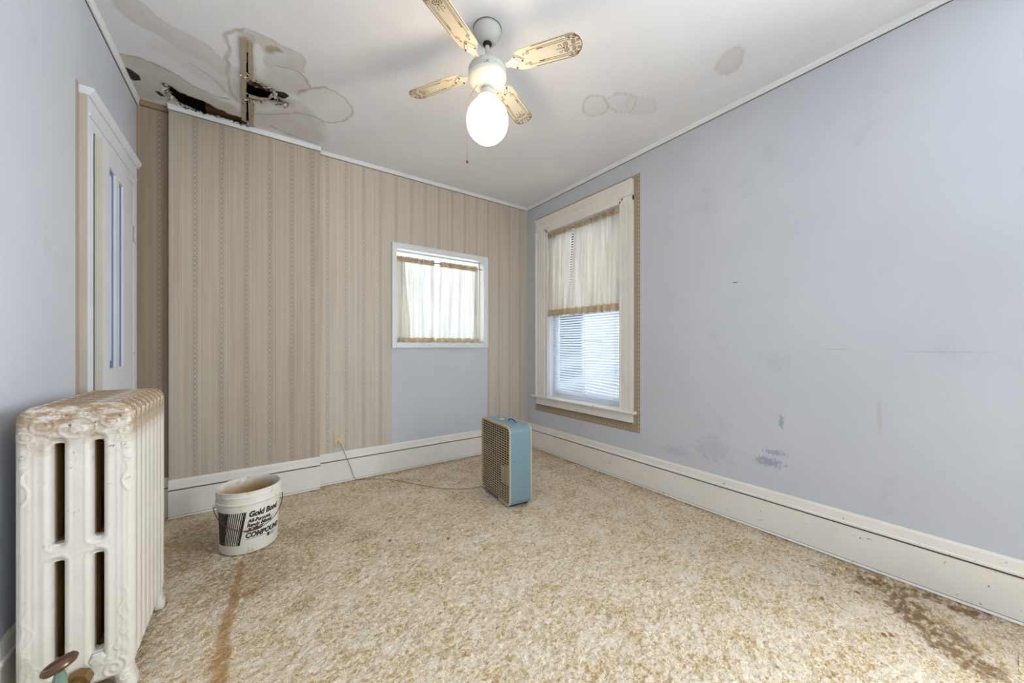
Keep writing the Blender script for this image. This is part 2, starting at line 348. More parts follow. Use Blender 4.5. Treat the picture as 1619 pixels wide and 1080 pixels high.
# ------------------------------------------------------------------ room shell
XL, XR, YB, YM, YF, ZC = -.61, 2.485, 3.20, 3.15, -1.8, 2.645
TH = .15
def wall(name, axis, const, sgn, us, zs, matf, hole, reveal=False):   # axis 'x': wall plane x=const spanning y; sgn = outward direction
    mb = MB()
    def P(u, z, d): return (const+sgn*d, u, z) if axis == 'x' else (u, const+sgn*d, z)
    def q(pts, m): mb.add(pts, [(0, 1, 2, 3)], m)
    for i in range(len(us)-1):
        for j in range(len(zs)-1):
            u0, u1, z0, z1 = us[i], us[i+1], zs[j], zs[j+1]
            if hole(i, j): continue
            m = matf(i, j, (u0+u1)/2, (z0+z1)/2)
            q([P(u0, z0, 0), P(u1, z0, 0), P(u1, z1, 0), P(u0, z1, 0)], m); q([P(u0, z0, TH), P(u1, z0, TH), P(u1, z1, TH), P(u0, z1, TH)], m)
            for (a, b, c, d, di, dj) in ((u0, z0, u0, z1, -1, 0), (u1, z0, u1, z1, 1, 0), (u0, z0, u1, z0, 0, -1), (u0, z1, u1, z1, 0, 1)):
                ii, jj = i+di, j+dj
                if ii < 0 or jj < 0 or ii >= len(us)-1 or jj >= len(zs)-1 or (reveal and hole(ii, jj)):
                    q([P(a, b, 0), P(c, d, 0), P(c, d, TH), P(a, b, TH)], M['plaster'])
    me = bpy.data.meshes.new(name); me.from_pydata(mb.v, [], mb.f)
    for m in mb.mats: me.materials.append(m)
    me.polygons.foreach_set('material_index', mb.mi)
    o = bpy.data.objects.new(name, me); C.objects.link(o); return struct(o)
# right wall with its window opening and the unpainted wallpaper frame round the casing
RY0, RY1, RZ0, RZ1 = 1.925, 2.835, .575, 2.285
def rm(i, j, u, z):
    if 1 <= i <= 5 and 1 <= j <= 5:
        if i in (1, 5) : return M['border_v'] if i == 1 else M['paper_y']
        if j == 1: return M['border_h']
        if j == 5: return M['paper_y']
    return M['blue']
wall('wall_right', 'x', XR, 1, [YF, -1.4, -.3, 1.742, 1.80, RY0, RY1, 3.03, 3.053, YB+TH], [0, .405, .475, RZ0, RZ1, 2.45, 2.478, ZC], lambda i, j, u, z: rm(i-2, j, u, z), lambda i, j: (i == 5 and j == 3) or (i == 1 and j in (3,)))
# back wall (recess at left, window at right)
BX0, BX1, BZ0, BZ1 = 1.014, 1.915, 1.13, 1.972
def bmf(i, j, u, z):
    if u < 0: return M['paper_recess']
    if .972 < u < 1.962 and z < 1.09: return M['blue']
    return M['paper_right']
wall('wall_back', 'y', YB, 1, [XL-TH, -.3, .3, .973, BX0, BX1, 1.962, XR], [0, 1.089, BZ0, BZ1, ZC], bmf, lambda i, j: i == 4 and j == 2)
mb = MB(); mb.box((-.455, YM, 0), (.405, YB, ZC), M['paper_mid']); struct(mb.build('wall_chimney'))
# left wall with doorway
DY0, DY1, DZ = 2.36, 3.005, 2.045
def lm(i, j, u, z):
    if (2.24 < u < 2.30 or u > 3.08) and z < 2.21: return M['paper_y']
    return M['blue_left']
wall('wall_left', 'x', XL, -1, [YF, 2.243, 2.297, DY0, DY1, 3.073, YB], [0, DZ, 2.215, ZC], lm, lambda i, j: i == 3 and j == 0)
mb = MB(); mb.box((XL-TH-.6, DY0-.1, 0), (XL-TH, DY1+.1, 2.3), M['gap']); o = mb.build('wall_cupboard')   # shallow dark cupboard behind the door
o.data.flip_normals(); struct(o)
# remove the cupboard face that touches the doorway
bm = bmesh.new(); bm.from_mesh(o.data)
bmesh.ops.delete(bm, geom=[f for f in bm.faces if all(abs(v.co.x-(XL-TH)) < 1e-4 for v in f.verts)], context='FACES'); bm.to_mesh(o.data); bm.free()
# front wall (behind the camera)
wall('wall_front', 'y', YF, -1, [XL-TH, XR+TH], [0, ZC], lambda i, j, u, z: M['blue_left'], lambda i, j: False)
# thin drywall edge standing proud left of the door casing
mb = MB(); mb.box((XL, YF, .25), (XL+.006, 2.243, ZC-.001), M['blue_left']); struct(mb.build('trim_1'))

# ---- numpy helpers for stains
def inpoly(X, Y, poly):
    r = np.zeros(X.shape, bool); n_ = len(poly)
    for i in range(n_):
        x0, y0 = poly[i]; x1, y1 = poly[(i+1) % n_]
        c = ((y0 > Y) != (y1 > Y)) & (X < (x1-x0)*(Y-y0)/((y1-y0) or 1e-9)+x0); r ^= c
    return r
def dline(X, Y, pts, closed=False):
    d = np.full(X.shape, 9.); k = len(pts)
    for i in range(k if closed else k-1):
        x0, y0 = pts[i]; x1, y1 = pts[(i+1) % k]; dx, dy = x1-x0, y1-y0; L = dx*dx+dy*dy+1e-12
        t = np.clip(((X-x0)*dx+(Y-y0)*dy)/L, 0, 1); d = np.minimum(d, np.hypot(X-x0-t*dx, Y-y0-t*dy))
    return d
def sdp(X, Y, poly): d = dline(X, Y, poly, True); return np.where(inpoly(X, Y, poly), -d, d)
def smooth_noise(X, Y, sc, seed):
    rs = np.random.RandomState(seed); g = rs.rand(64, 64)
    u = X*sc+100.3; v = Y*sc+57.7; i = np.floor(u).astype(int); j = np.floor(v).astype(int); fu = u-i; fv = v-j; fu = fu*fu*(3-2*fu); fv = fv*fv*(3-2*fv)
    a = g[i % 64, j % 64]; b = g[(i+1) % 64, j % 64]; c = g[i % 64, (j+1) % 64]; d = g[(i+1) % 64, (j+1) % 64]
    return (a*(1-fu)+b*fu)*(1-fv)+(c*(1-fu)+d*fu)*fv-.5
def sst(v, a, b):
    t = np.clip((v-a)/(b-a), 0, 1); return t*t*(3-2*t)
def spline(pts, n_=6, closed=False):
    out = []; k = len(pts)
    for i in range(k if closed else k-1):
        g = lambda q: np.array(pts[q % k] if closed else pts[min(max(q, 0), k-1)], float)
        p0, p1, p2, p3 = g(i-1), g(i), g(i+1), g(i+2)
        for t in [j/n_ for j in range(n_)]:
            out.append(tuple(.5*((2*p1)+(-p0+p2)*t+(2*p0-5*p1+4*p2-p3)*t*t+(-p0+3*p1-3*p2+p3)*t**3)))
    if not closed: out.append(tuple(pts[-1]))
    return out
def grid_mesh(name, rects, z, attrf, mat, dropf=None, zf=None):
    V = []; F = []; A = []; base = 0
    for (x0, x1, y0, y1, st) in rects:
        nx = max(1, round((x1-x0)/st)); ny = max(1, round((y1-y0)/st))
        X, Y = np.meshgrid(np.linspace(x0, x1, nx+1), np.linspace(y0, y1, ny+1), indexing='ij')
        Zz = np.full(X.shape, z) if zf is None else z+zf(X, Y)
        V.append(np.stack([X, Y, Zz], -1).reshape(-1, 3)); A.append(attrf(X, Y).reshape(-1, 4))
        ii, jj = np.meshgrid(np.arange(nx), np.arange(ny), indexing='ij'); a = ii*(ny+1)+jj
        q = np.stack([a, a+1, a+ny+2, a+ny+1], -1) if name == 'ceiling' else np.stack([a, a+ny+1, a+ny+2, a+1], -1)
        q = q.reshape(-1, 4)
        if dropf is not None:
            cx = (X[:-1, :-1]+X[1:, 1:])/2; cy = (Y[:-1, :-1]+Y[1:, 1:])/2; q = q[~dropf(cx, cy).reshape(-1)]
        F.append(q+base); base += X.size
    V = np.concatenate(V); F = np.concatenate(F); A = np.concatenate(A)
    me = bpy.data.meshes.new(name); me.from_pydata(V.tolist(), [], F.tolist())
    at = me.color_attributes.new('stain', 'FLOAT_COLOR', 'POINT'); at.data.foreach_set('color', A.astype(np.float32).reshape(-1))
    me.materials.append(mat); o = bpy.data.objects.new(name, me); C.objects.link(o); return o

# ---- ceiling: water stains, torn holes
BAND = [(-0.506,2.337),(-0.428,2.281),(-0.333,2.371),(-0.234,2.404),(-0.161,2.465),(-0.124,2.55),(-0.135,2.633),(-0.223,2.564),(-0.324,2.529),(-0.39,2.479),(-0.482,2.423)]
BAND2 = [(-0.454,2.609),(-0.39,2.514),(-0.31,2.519),(-0.223,2.564),(-0.135,2.633),(-0.089,2.837),(-0.181,2.779),(-0.293,2.715),(-0.381,2.622)]
EDGE = [(-0.591,2.758),(-0.534,2.744),(-0.482,2.734),(-0.389,2.768),(-0.306,2.834),(-0.22,2.894),(-0.109,2.927),(-0.061,3.091),(-0.2,3.073),(-0.396,3.093),(-0.555,3.15),(-0.597,3.18),(-0.596,2.961)]
EDGELINE = [(-0.591,2.758),(-0.534,2.744),(-0.482,2.734),(-0.389,2.768),(-0.306,2.834),(-0.219,2.875),(-0.138,2.854)]
CRIGHT = [(-0.037,2.193),(0.023,2.186),(0.164,2.195),(0.21,2.215),(0.223,2.304),(0.214,2.34),(0.144,2.346),(0.084,2.374),(0.047,2.4),(0.024,2.27),(-0.011,2.233)]
CRIGHT2 = [(0.047,2.4),(0.099,2.363),(0.175,2.352),(0.235,2.386),(0.252,2.471),(0.219,2.582),(0.158,2.573),(0.075,2.597),(0.011,2.53)]
LINED = [(0.084,2.374),(0.175,2.352),(0.231,2.389),(0.253,2.47),(0.231,2.521)]
LINEC = [(-0.03,2.189),(0.023,2.188),(0.164,2.198),(0.21,2.215),(0.225,2.302)]
RINGE = [(0.208,2.554),(0.252,2.471),(0.306,2.416),(0.374,2.401),(0.445,2.439),(0.507,2.509),(0.517,2.584),(0.482,2.695),(0.4,2.764),(0.318,2.746)]
LINEL = [(-0.05,2.191),(-0.089,2.225),(-0.117,2.273),(-0.122,2.312),(-0.112,2.379),(-0.127,2.468),(-0.131,2.555),(-0.126,2.674),(-0.119,2.769),(-0.09,2.856)]
LOWER = [(-0.005,2.913),(0.186,2.738),(0.223,2.634),(0.325,2.72),(0.395,2.871),(0.38,3.086),(0.129,3.085),(-0.006,3.086)]
LOWLINE = [(0.004,2.948),(0.207,2.783),(0.327,2.739),(0.386,2.808)]
LOWLINE2 = [(0.088,3.042),(0.128,3.061),(0.23,3.087),(0.393,3.103)]
SPOT = [(0.044,2.255),(0.086,2.219),(0.126,2.242),(0.08,2.268),(0.045,2.293)]
MOLDL = [(-0.589,2.867),(-0.569,2.874),(-0.546,2.91),(-0.546,2.953),(-0.58,2.981),(-0.594,2.952)]
MOLDS = [(-0.499,3.03),(-0.48,3.026),(-0.458,3.06),(-0.48,3.069)]
MOLDR = [(0.096,2.607),(0.142,2.592),(0.167,2.61),(0.145,2.653),(0.111,2.659)]
HOLE1 = [(-0.433,2.912),(-0.414,2.919),(-0.378,2.953),(-0.328,2.974),(-0.271,2.981),(-0.229,3.009),(-0.147,3.039),(-0.087,3.046),(-0.047,3.075),(-0.048,3.127),(-0.117,3.147),(-0.205,3.143),(-0.291,3.158),(-0.337,3.129),(-0.397,3.097),(-0.427,3.041),(-0.433,2.975)]
HOLE2 = [(-0.044,2.569),(-0.028,2.58),(0.027,2.598),(0.08,2.602),(0.074,2.685),(0.112,2.676),(0.161,2.697),(0.114,2.727),(0.062,2.733),(-0.013,2.787),(-0.034,2.78),(-0.048,2.79)]
SLIT = [(-0.041,2.354),(-0.032,2.348),(-0.041,3.077),(-0.055,3.088)]
BATA = [(-0.064,2.25),(-0.039,2.232),(-0.055,3.076),(-0.078,3.06)]
BATB = [(-0.032,2.252),(-0.013,2.243),(-0.012,2.577),(-0.035,2.57)]
BATC = [(-0.034,2.802),(-0.007,2.788),(-0.015,3.116),(-0.041,3.123)]
STF = [(2.021,0.838),(2.076,0.829),(2.166,0.884),(2.203,0.941),(2.153,0.982),(2.085,0.983),(2.026,0.918),(2.009,0.877)]
RG1 = [(1.844,1.528),(1.864,1.551),(1.876,1.576),(1.879,1.602),(1.87,1.626),(1.852,1.645),(1.826,1.657),(1.796,1.661),(1.763,1.656),(1.733,1.644),(1.707,1.625),(1.689,1.602),(1.68,1.578),(1.679,1.553),(1.688,1.531),(1.705,1.514),(1.729,1.503),(1.757,1.498),(1.787,1.501),(1.817,1.511)]
RG2 = [(1.968,1.409),(1.989,1.43),(2.002,1.454),(2.004,1.48),(1.994,1.504),(1.975,1.524),(1.947,1.538),(1.913,1.544),(1.879,1.542),(1.846,1.531),(1.819,1.515),(1.8,1.493),(1.79,1.469),(1.791,1.445),(1.801,1.423),(1.819,1.404),(1.845,1.391),(1.875,1.385),(1.908,1.386),(1.94,1.394)]
RG3 = [(1.9,1.412),(2.028,1.324),(2.136,1.385),(2.101,1.446),(2.008,1.492)]

HOLES = [HOLE1, HOLE2, SLIT]
def warp(X, Y, a=.012, sc=18):
    return X+a*2*smooth_noise(X, Y, sc, 1)+a*smooth_noise(X, Y, sc*2.7, 3), Y+a*2*smooth_noise(X, Y, sc, 2)+a*smooth_noise(X, Y, sc*2.7, 4)
def ceil_attr(X, Y):
    R = np.zeros(X.shape); G = np.zeros(X.shape); B = np.zeros(X.shape)
    X1, Y1 = warp(X, Y, .010, 14)
    def fill(p, amt, soft=.012):
        nonlocal R; R = np.maximum(R, amt*sst(-sdp(X1, Y1, spline(p, 5, True)), -soft, soft))
    def rim(p, amt, w_=.007, closed=False):
        nonlocal G; G = np.maximum(G, amt*sst(-dline(X1, Y1, spline(p, 6, closed), closed), -w_, -w_*.2))
    fill(BAND, .48, .02); fill(BAND2, .28, .03); fill(EDGE, .75, .015); fill(CRIGHT, .6, .01); fill(CRIGHT2, .5, .02); fill(LOWER, .6, .05)
    fill(RINGE, .14, .01); fill(SPOT, 1.0, .01); fill(STF, .4, .006); fill(RG1, .14, .006); fill(RG2, .14, .006); fill(RG3, .16, .006)
    rim(EDGELINE, .8, .010); rim(CRIGHT, .2, .01, True); rim(LINED, .8, .009); rim(LINEC, .35, .01); rim(RINGE, .65, .011); rim(LINEL, .65, .014)
    rim(LOWLINE, .5, .012); rim(LOWLINE2, .6, .014); rim(STF, .25, .01, True); rim(RG1, .5, .009, True); rim(RG2, .45, .009, True); rim(RG3, .2, .01, True)
    rim(BAND, .25, .012, True); rim([(-.30, 2.62), (-.2, 2.70), (-.1, 2.86)], .4, .012)
    G = np.maximum(G, .9*sst(-sdp(X1, Y1, spline(SPOT, 5, True)), -.01, .01))
    for p in (MOLDL, MOLDS, MOLDR): B = np.maximum(B, sst(-sdp(X, Y, p), -.008, .004))
    for h in HOLES[:2]:
        d = sdp(X1, Y1, h); R = np.maximum(R, .9*sst(-d, -.10, -.01)); G = np.maximum(G, .6*sst(-d, -.02, 0))
    R = np.maximum(R, .8*sst(-np.abs(X1+.04), -.05, -.02)*(Y > 2.2))
    return np.stack([R, G, B, np.ones(X.shape)], -1)
def ceil_drop(X, Y):
    x, y = warp(X, Y, .006, 40); r = inpoly(X, Y, SLIT)
    for h in HOLES[:2]: r |= inpoly(x, y, h)
    return r
o = grid_mesh('ceiling', [(XL-.05, .6, 2.15, YB, .005), (.6, XR+.05, 2.15, YB, .02), (XL-.05, XR+.05, .6, 2.15, .014), (XL-.05, XR+.05, YF-.05, .6, .1)], ZC, ceil_attr, M['ceiling'], ceil_drop)
sol = o.modifiers.new('thickness', 'SOLIDIFY'); sol.thickness = .012; sol.offset = -1; struct(o)
# torn lath boards, joists and the closed space above
mb = MB()
A_, B_ = (-.62, 2.15, ZC+.013), (.65, 3.30, ZC+.30)
mb.box((XL-TH, YF-TH, ZC+.30), (XR+TH, YB+TH, ZC+.34), M['attic_dark'])
for a, b in (((XL-TH, YF-TH, ZC), (XR+TH, YF-.001, ZC+.3)), ((XL-TH, YB+.001, ZC), (XR+TH, YB+TH, ZC+.3)), ((XL-TH, YF, ZC), (XL-.06, YB, ZC+.3)), ((XR+.06, YF, ZC), (XR+TH, YB, ZC+.3))): mb.box(a, b, M['attic_dark'])
struct(mb.build('ceiling_cavity'))
mb = MB()
for y in (2.22, 2.42, 2.66, 2.86): mb.box((-.66, y, ZC+.035), (.6, y+.035, ZC+.042), M['lath'])
mb.box((-.27, 3.075, ZC+.020), (.3, 3.20, ZC+.05), M['lath']); mb.box((-.5, 2.99, ZC+.09), (.3, 3.20, ZC+.12), M['attic_dark'])
mb.box((-.09, 2.1, ZC+.045), (-.055, 3.2, ZC+.2), M['lath'])
struct(mb.build('ceiling_lath'))
# small splinters and paint flakes hanging by the holes
mb = MB()
edge = spline(HOLE1, 4, True)[28:]+spline(HOLE2, 4, True)
for k in range(170):
    x, y = edge[random.randrange(len(edge))]; x += random.gauss(0, .012); y = min(y+random.gauss(0, .012), 3.12)
    a = random.uniform(0, 6.3); l = random.uniform(.008, .036); wd = random.uniform(.003, .010); dz = random.uniform(.003, .014)
    d = Vector((math.cos(a), math.sin(a), 0)); s_ = Vector((-d.y, d.x, 0)); p = Vector((x, y, ZC-.001))
    m = M['plaster'] if random.random() < .4 else M['ceiling'] if random.random() < .6 else M['lath']
    mb.add([p-s_*wd, p+s_*wd, p+d*l+s_*wd*.5-Vector((0, 0, dz)), p+d*l-s_*wd*.4-Vector((0, 0, dz*1.3)), p+Vector((0, 0, .001))+d*l*.5], [(0, 1, 2, 3), (0, 4, 1), (1, 4, 2), (2, 4, 3), (3, 4, 0)], m)
tag(mb.build('paint_flakes'), 'loose paint flakes and splinters peeling off the ceiling around the torn holes', 'peeling paint', kind='stuff')
# a broken lath splinter across the right hole
mb = MB(); mb.tube([(-.035, 2.745, ZC-.002), (.02, 2.735, ZC-.006), (.075, 2.705, ZC+.002)], [.010, .009, .003], M['batten'], 6); mb.tube([(-.03, 2.765, ZC+.004), (.05, 2.735, ZC+.004)], [.007, .003], M['lath'], 6)
tag(mb.build('lath_splinter'), 'broken pale lath splinter lying across the torn hole right of the ceiling battens', 'splinter')
# battens over the ceiling seam
for nm, p in (('trim_2', BATA), ('trim_3', BATB), ('trim_4', BATC)):
    mb = MB(); mb.prism(p, ZC-.007, ZC-.0005, M['batten']); struct(mb.build(nm, bevel=.001))

# ---- floor carpet
RUST = [(-.06, 2.30), (-.066, 2.2), (-.083, 1.93), (-.10, 1.75), (-.105, 1.52), (-.11, 1.30)]
def floor_attr(X, Y):
    X1, Y1 = warp(X, Y, .03, 9)
    wd = .012+.016*sst(-Y, -2.2, -1.5)
    R = sst(-dline(X+.02*smooth_noise(X, Y, 25, 5), Y, RUST), -wd*1.5, -wd*.3)
    R = np.maximum(R, .9*sst(-dline(X1, Y1, [(-.03, 1.98), (-.01, 2.02)]), -.03, 0))
    G = np.zeros(X.shape)
    def b(x, y, rx, ry, a):
        nonlocal G; G = np.maximum(G, a*sst(-np.hypot((X1-x)/rx, (Y1-y)/ry), -1, -.2))
    b(-.02, 2.15, .36, .42, .85); b(.28, 2.45, .42, .28, .75); b(-.32, 2.65, .28, .45, .95); b(-.08, 2.75, .3, .4, .8); b(.5, 2.2, .2, .12, .6); b(.16, 1.78, .10, .08, .7); b(-.18, 2.05, .16, .2, .5); b(1.15, 2.75, .6, .2, .4); b(.9, 2.9, .8, .16, .5)
    b(2.30, .50, .12, .3, .6); b(1.75, 2.85, .7, .3, .45); b(2.2, 2.3, .22, .8, .45)
    G = np.maximum(G, .65*sst(-(2.465-X1), -.14, 0)); G = np.maximum(G, .6*sst(-(3.15-Y1), -.10, 0))
    Bk = np.zeros(X.shape)
    d = dline(X1, Y1, [(2.36, .40), (2.33, .33), (2.22, .26), (2.10, .18), (2.02, .08)]); Bk = .75*sst(-d, -.16, -.02)
    Bk = np.maximum(Bk, .8*sst(-dline(X1, Y1, [(2.34, .42), (2.40, .25), (2.44, .10)]), -.08, 0))
    for (x, y) in ((1.96, .30), (1.98, .28), (2.02, .5), (2.2, .42), (1.38, 1.75), (.62, 2.07), (.9, 1.9), (1.3, 2.2), (2.28, .52)): Bk = np.maximum(Bk, 1.0*sst(-np.hypot(X-x, Y-y), -.018, -.004))
    return np.stack([R, G, Bk, np.ones(X.shape)], -1)
def floor_z(X, Y):
    z = .004*smooth_noise(X, Y, 31, 8)+.008*smooth_noise(X, Y, 83, 9)+.004*smooth_noise(X, Y, 190, 10)
    return z-.004
o = grid_mesh('floor', [(XL, XR, .0, YB, .0075), (XL-.001, XR+.001, YF, 0, .05)], 0, floor_attr, M['carpet'], None, floor_z)
o.data.polygons.foreach_set('use_smooth', [True]*len(o.data.polygons)); struct(o)
mb = MB(); mb.box((XL-1.0, YF-TH, -.12), (XR+TH, YB+TH, -.03), M['gap']); struct(mb.build('floor_slab'))

# ---- baseboards: tall board, groove and moulded cap, quarter round at the floor
def baseboard(name, p0, p1, out, m=None, dz=0, h=.25):
    m = m or M['trim']; mb = MB(); u = (0, 0, 1); o3 = Vector(out)
    pr = [(0, 0), (.020, 0), (.020, h-.073), (.016, h-.070), (.016, h-.064), (.024, h-.060), (.024, h-.051), (.019, h-.046), (.017, h-.010), (.012, h), (0, h)]
    mb.sweep([(a, b+dz) for a, b in pr], p0, p1, u, out, m)
    mb.sweep([(.0162, h-.0700+dz), (.0170, h-.0700+dz), (.0170, h-.0638+dz), (.0162, h-.0638+dz)], p0, p1, u, out, M['joint'])
    mb.sweep([(.020, 0), (.027, 0), (.026, .006), (.024, .009), (.020, .010)], p0, p1, u, out, m)
    mb.sweep([(.0198, .0102), (.0206, .0102), (.0206, .0120), (.0198, .0120)], p0, p1, u, out, M['joint'])
    return struct(mb.build(name))
baseboard('baseboard_right', (XR, YF, 0), (XR, YB-.0, 0), (-1, 0, 0), M['trim_chip'])
baseboard('baseboard_back', (.405, YB, 0), (XR-.02, YB, 0), (0, -1, 0), M['trim'], .0, .243)
baseboard('baseboard_chimney', (-.455, YM, 0), (.405, YM, 0), (0, -1, 0), M['trim'], 0, .243)
baseboard('baseboard_left', (XL, YF, 0), (XL, 2.28, 0), (1, 0, 0), M['trim'])
baseboard('baseboard_recess', (XL+.03, YB, 0), (-.457, YB, 0), (0, -1, 0))
# ---- crown strips
def crown(name, p0, p1, out, m=None):
    mb = MB(); pr = [(0, 0), (.020, 0), (.020, -.006), (.0165, -.012), (.014, -.024), (.010, -.029), (0, -.030)]
    mb.sweep(pr, p0, p1, (0, 0, 1), out, m or M['crown']); mb.sweep([(0, -.030), (.004, -.030), (.003, -.0325), (0, -.0325)], p0, p1, (0, 0, 1), out, M['joint'])
    return struct(mb.build(name))
crown('trim_5', (XR, YF, ZC), (XR, YB, ZC), (-1, 0, 0), M['crown'])
crown('trim_6', (.41, YB, ZC), (XR-.02, YB, ZC), (0, -1, 0))
crown('trim_7', (-.458, YM, ZC), (.412, YM, ZC), (0, -1, 0))
crown('trim_8', (XL, YF, ZC), (XL, YB, ZC), (1, 0, 0), M['crown'])
crown('trim_9', (XL+.02, YB, ZC), (-.457, YB, ZC), (0, -1, 0), M['crown_brown'])

# ------------------------------------------------------------------ right window
win = bpy.data.objects.new('window_1', None); C.objects.link(win); win.location = (XR, 2.38, .575); struct(win)
def child(mb, name, par, smooth=None, bevel=0):
    o = mb.build(name, None, smooth, bevel); o.parent = par; o.matrix_parent_inverse = Matrix.Translation(par.location).inverted() if par.rotation_euler.z == 0 else (Matrix.Translation(par.location) @ Matrix.Rotation(par.rotation_euler.z, 4, 'Z')).inverted(); return o
def flute(mb, y0, y1, z0, z1, horizontal, m):
    # fluted flat casing built of steps; spans y0..y1 x z0..z1 on the right wall
    T = .022
    if not horizontal:
        wd = y1-y0; pr = [(0, 0), (T+.008, 0), (T+.008, .016), (T, .020), (T, wd*.34), (T-.006, wd*.36), (T-.006, wd*.40), (T, wd*.43), (T, wd*.52), (T-.006, wd*.54), (T-.006, wd*.58), (T, wd*.61), (T, wd*.72), (T-.007, wd*.75), (T-.007, wd*.86), (T-.002, wd*.9), (T-.002, wd), (0, wd)]
        mb.sweep(pr, (XR, y0, z0), (XR, y0, z1), (0, 1, 0), (-1, 0, 0), m)
    else:
        wd = z1-z0; pr = [(0, 0), (T-.002, 0), (T-.002, wd*.1), (T-.007, wd*.14), (T-.007, wd*.25), (T, wd*.28), (T, wd*.62), (T-.006, wd*.65), (T-.006, wd*.69), (T, wd*.72), (T, wd*.82), (T+.010, wd*.86), (T+.010, wd), (0, wd)]
        mb.sweep(pr, (XR, y0, z0), (XR, y1, z0), (0, 0, 1), (-1, 0, 0), m)
mb = MB()
flute(mb, 1.80, RY0+.003, .575, 2.32, False, M['trim'])
# mirrored casing on the far side
T = .022; wd = .19
pr = [(0, 0), (T+.008, 0), (T+.008, -.016), (T, -.020), (T, -wd*.34), (T-.006, -wd*.36), (T-.006, -wd*.40), (T, -wd*.43), (T, -wd*.52), (T-.006, -wd*.54), (T-.006, -wd*.58), (T, -wd*.61), (T, -wd*.72), (T-.007, -wd*.75), (T-.007, -wd*.86), (T-.002, -wd*.9), (T-.002, -wd), (0, -wd)]
mb.sweep(pr, (XR, 3.025, .575), (XR, 3.025, 2.32), (0, 1, 0), (-1, 0, 0), M['trim'])
child(mb, 'side_casing', win)
mb = MB(); flute(mb, 1.80, 3.025, RZ1-.002, 2.45, True, M['trim']); child(mb, 'head_casing', win)
mb = MB()
mb.sweep([(-.10, 0), (.048, 0), (.055, .005), (.055, .014), (.048, .020), (-.10, .022)], (XR, 1.772, .556), (XR, 3.06, .556), (0, 0, 1), (-1, 0, 0), M['trim_chip']); child(mb, 'stool', win, None)
mb = MB(); mb.box((XR-.020, 1.81, .480), (XR, 3.02, .556), M['trim']); mb.box((XR-.022, 1.81, .478), (XR, 3.02, .4815), M['joint']); child(mb, 'apron', win, None)
mb = MB()   # jamb lining
mb.box((XR-.005, RY0-.02, RZ0), (XR+TH, RY0, RZ1), M['trim_white']); mb.box((XR-.005, RY1, RZ0), (XR+TH, RY1+.02, RZ1), M['trim_white']); mb.box((XR-.005, RY0, RZ1), (XR+TH, RY1, RZ1+.02), M['trim_white']); mb.box((XR+.05, RY0, RZ0-.02), (XR+TH+.03, RY1, RZ0+.012), M['trim_white'])
child(mb, 'jamb', win)
def sash(name, x0, z0, z1, par):
    mb = MB(); y0, y1 = RY0, RY1; s_ = .045
    mb.box((x0, y0, z0), (x0+.03, y0+s_, z1), M['trim_white']); mb.box((x0, y1-s_, z0), (x0+.03, y1, z1), M['trim_white']); mb.box((x0, y0+s_, z0), (x0+.03, y1-s_, z0+.06), M['trim_white']); mb.box((x0, y0+s_, z1-.04), (x0+.03, y1-s_, z1), M['trim_white'])
    o = child(mb, name, par); g = MB(); g.box((x0+.013, y0+s_, z0+.06), (x0+.016, y1-s_, z1-.04), M['glass']); q = g.build('glass_pane'); q.parent = o; q.matrix_parent_inverse = o.matrix_parent_inverse @ Matrix.Identity(4); q.matrix_parent_inverse = Matrix.Identity(4); return o
sash('sash', XR+.095, RZ0+.012, 1.46, win); sash('sash', XR+.127, 1.42, RZ1, win)

# blind
bl = thing('mini_blind', 'pale blue-white slatted mini blind hanging behind the short curtains of the tall window', 'blind', (XR+.060, (RY0+RY1)/2, RZ1))
mb = MB(); xs = XR+.060; ys0, ys1 = RY0+.010, RY1-.008
z = RZ1-.045; k = 0
ns = 24
while z > RZ0+.062:
    vs = []; fs = []; tilt = math.radians(50)
    for j in range(ns+1):
        t = j/ns; y = ys0+(ys1-ys0)*t
        low = 1-sst(np.array(z), RZ0+.05, RZ0+.75)
        bend = .010*float(low)*math.sin(PI*t)*math.sin(3.3*t+z*9)*1.0+.004*math.sin(z*31+t*7)*float(low)
        dip = -.022*float(1-sst(np.array(z), RZ0+.05, RZ0+.30))*(1-t)
        if .25 < t < .55 and .98 < z < 1.16: bend += .010*math.sin((t-.25)/.3*PI)
        tl = tilt+.25*math.sin(z*17+t*5)*float(low)*.6
        for q in range(4):
            s_ = (q/3-.5)*.0255; arc = .0022*(1-(2*(q/3)-1)**2)
            vs.append((xs+s_*math.cos(tl)+arc*math.sin(tl), y, z+bend+dip+s_*math.sin(tl)+arc*math.cos(tl)))
    for j in range(ns):
        for q in range(3): fs.append((j*4+q, j*4+q+1, (j+1)*4+q+1, (j+1)*4+q))
    mb.add(vs, fs, M['slat']); z -= .0245; k += 1
child(mb, 'slats', bl, 80)
mb = MB(); mb.box((xs-.013, ys0, RZ1-.028), (xs+.013, ys1, RZ1-.001), M['slat']); child(mb, 'headrail', bl)
mb = MB(); R_ = Matrix.Translation((xs, (ys0+ys1)/2, RZ0+.040)) @ Matrix.Rotation(.024, 4, 'X'); mb.box((-.011, -(ys1-ys0)/2, -.006), (.011, (ys1-ys0)/2, .006), M['slat'], R_); child(mb, 'bottom_rail', bl, None, .002)
mb = MB()
for yy in (ys0+.10, (ys0+ys1)/2, ys1-.11):
    for dx in (-.0115, .0115): mb.tube([(xs+dx, yy, RZ1-.03), (xs+dx, yy, RZ0+.045)], .0008, M['cord'], 5)
child(mb, 'ladder_cord', bl)
mb = MB(); mb.tube([(xs-.018, RY0+.085, RZ1-.03), (xs-.019, RY0+.085, .75)], .0022, M['slat'], 6); child(mb, 'tilt_wand', bl)

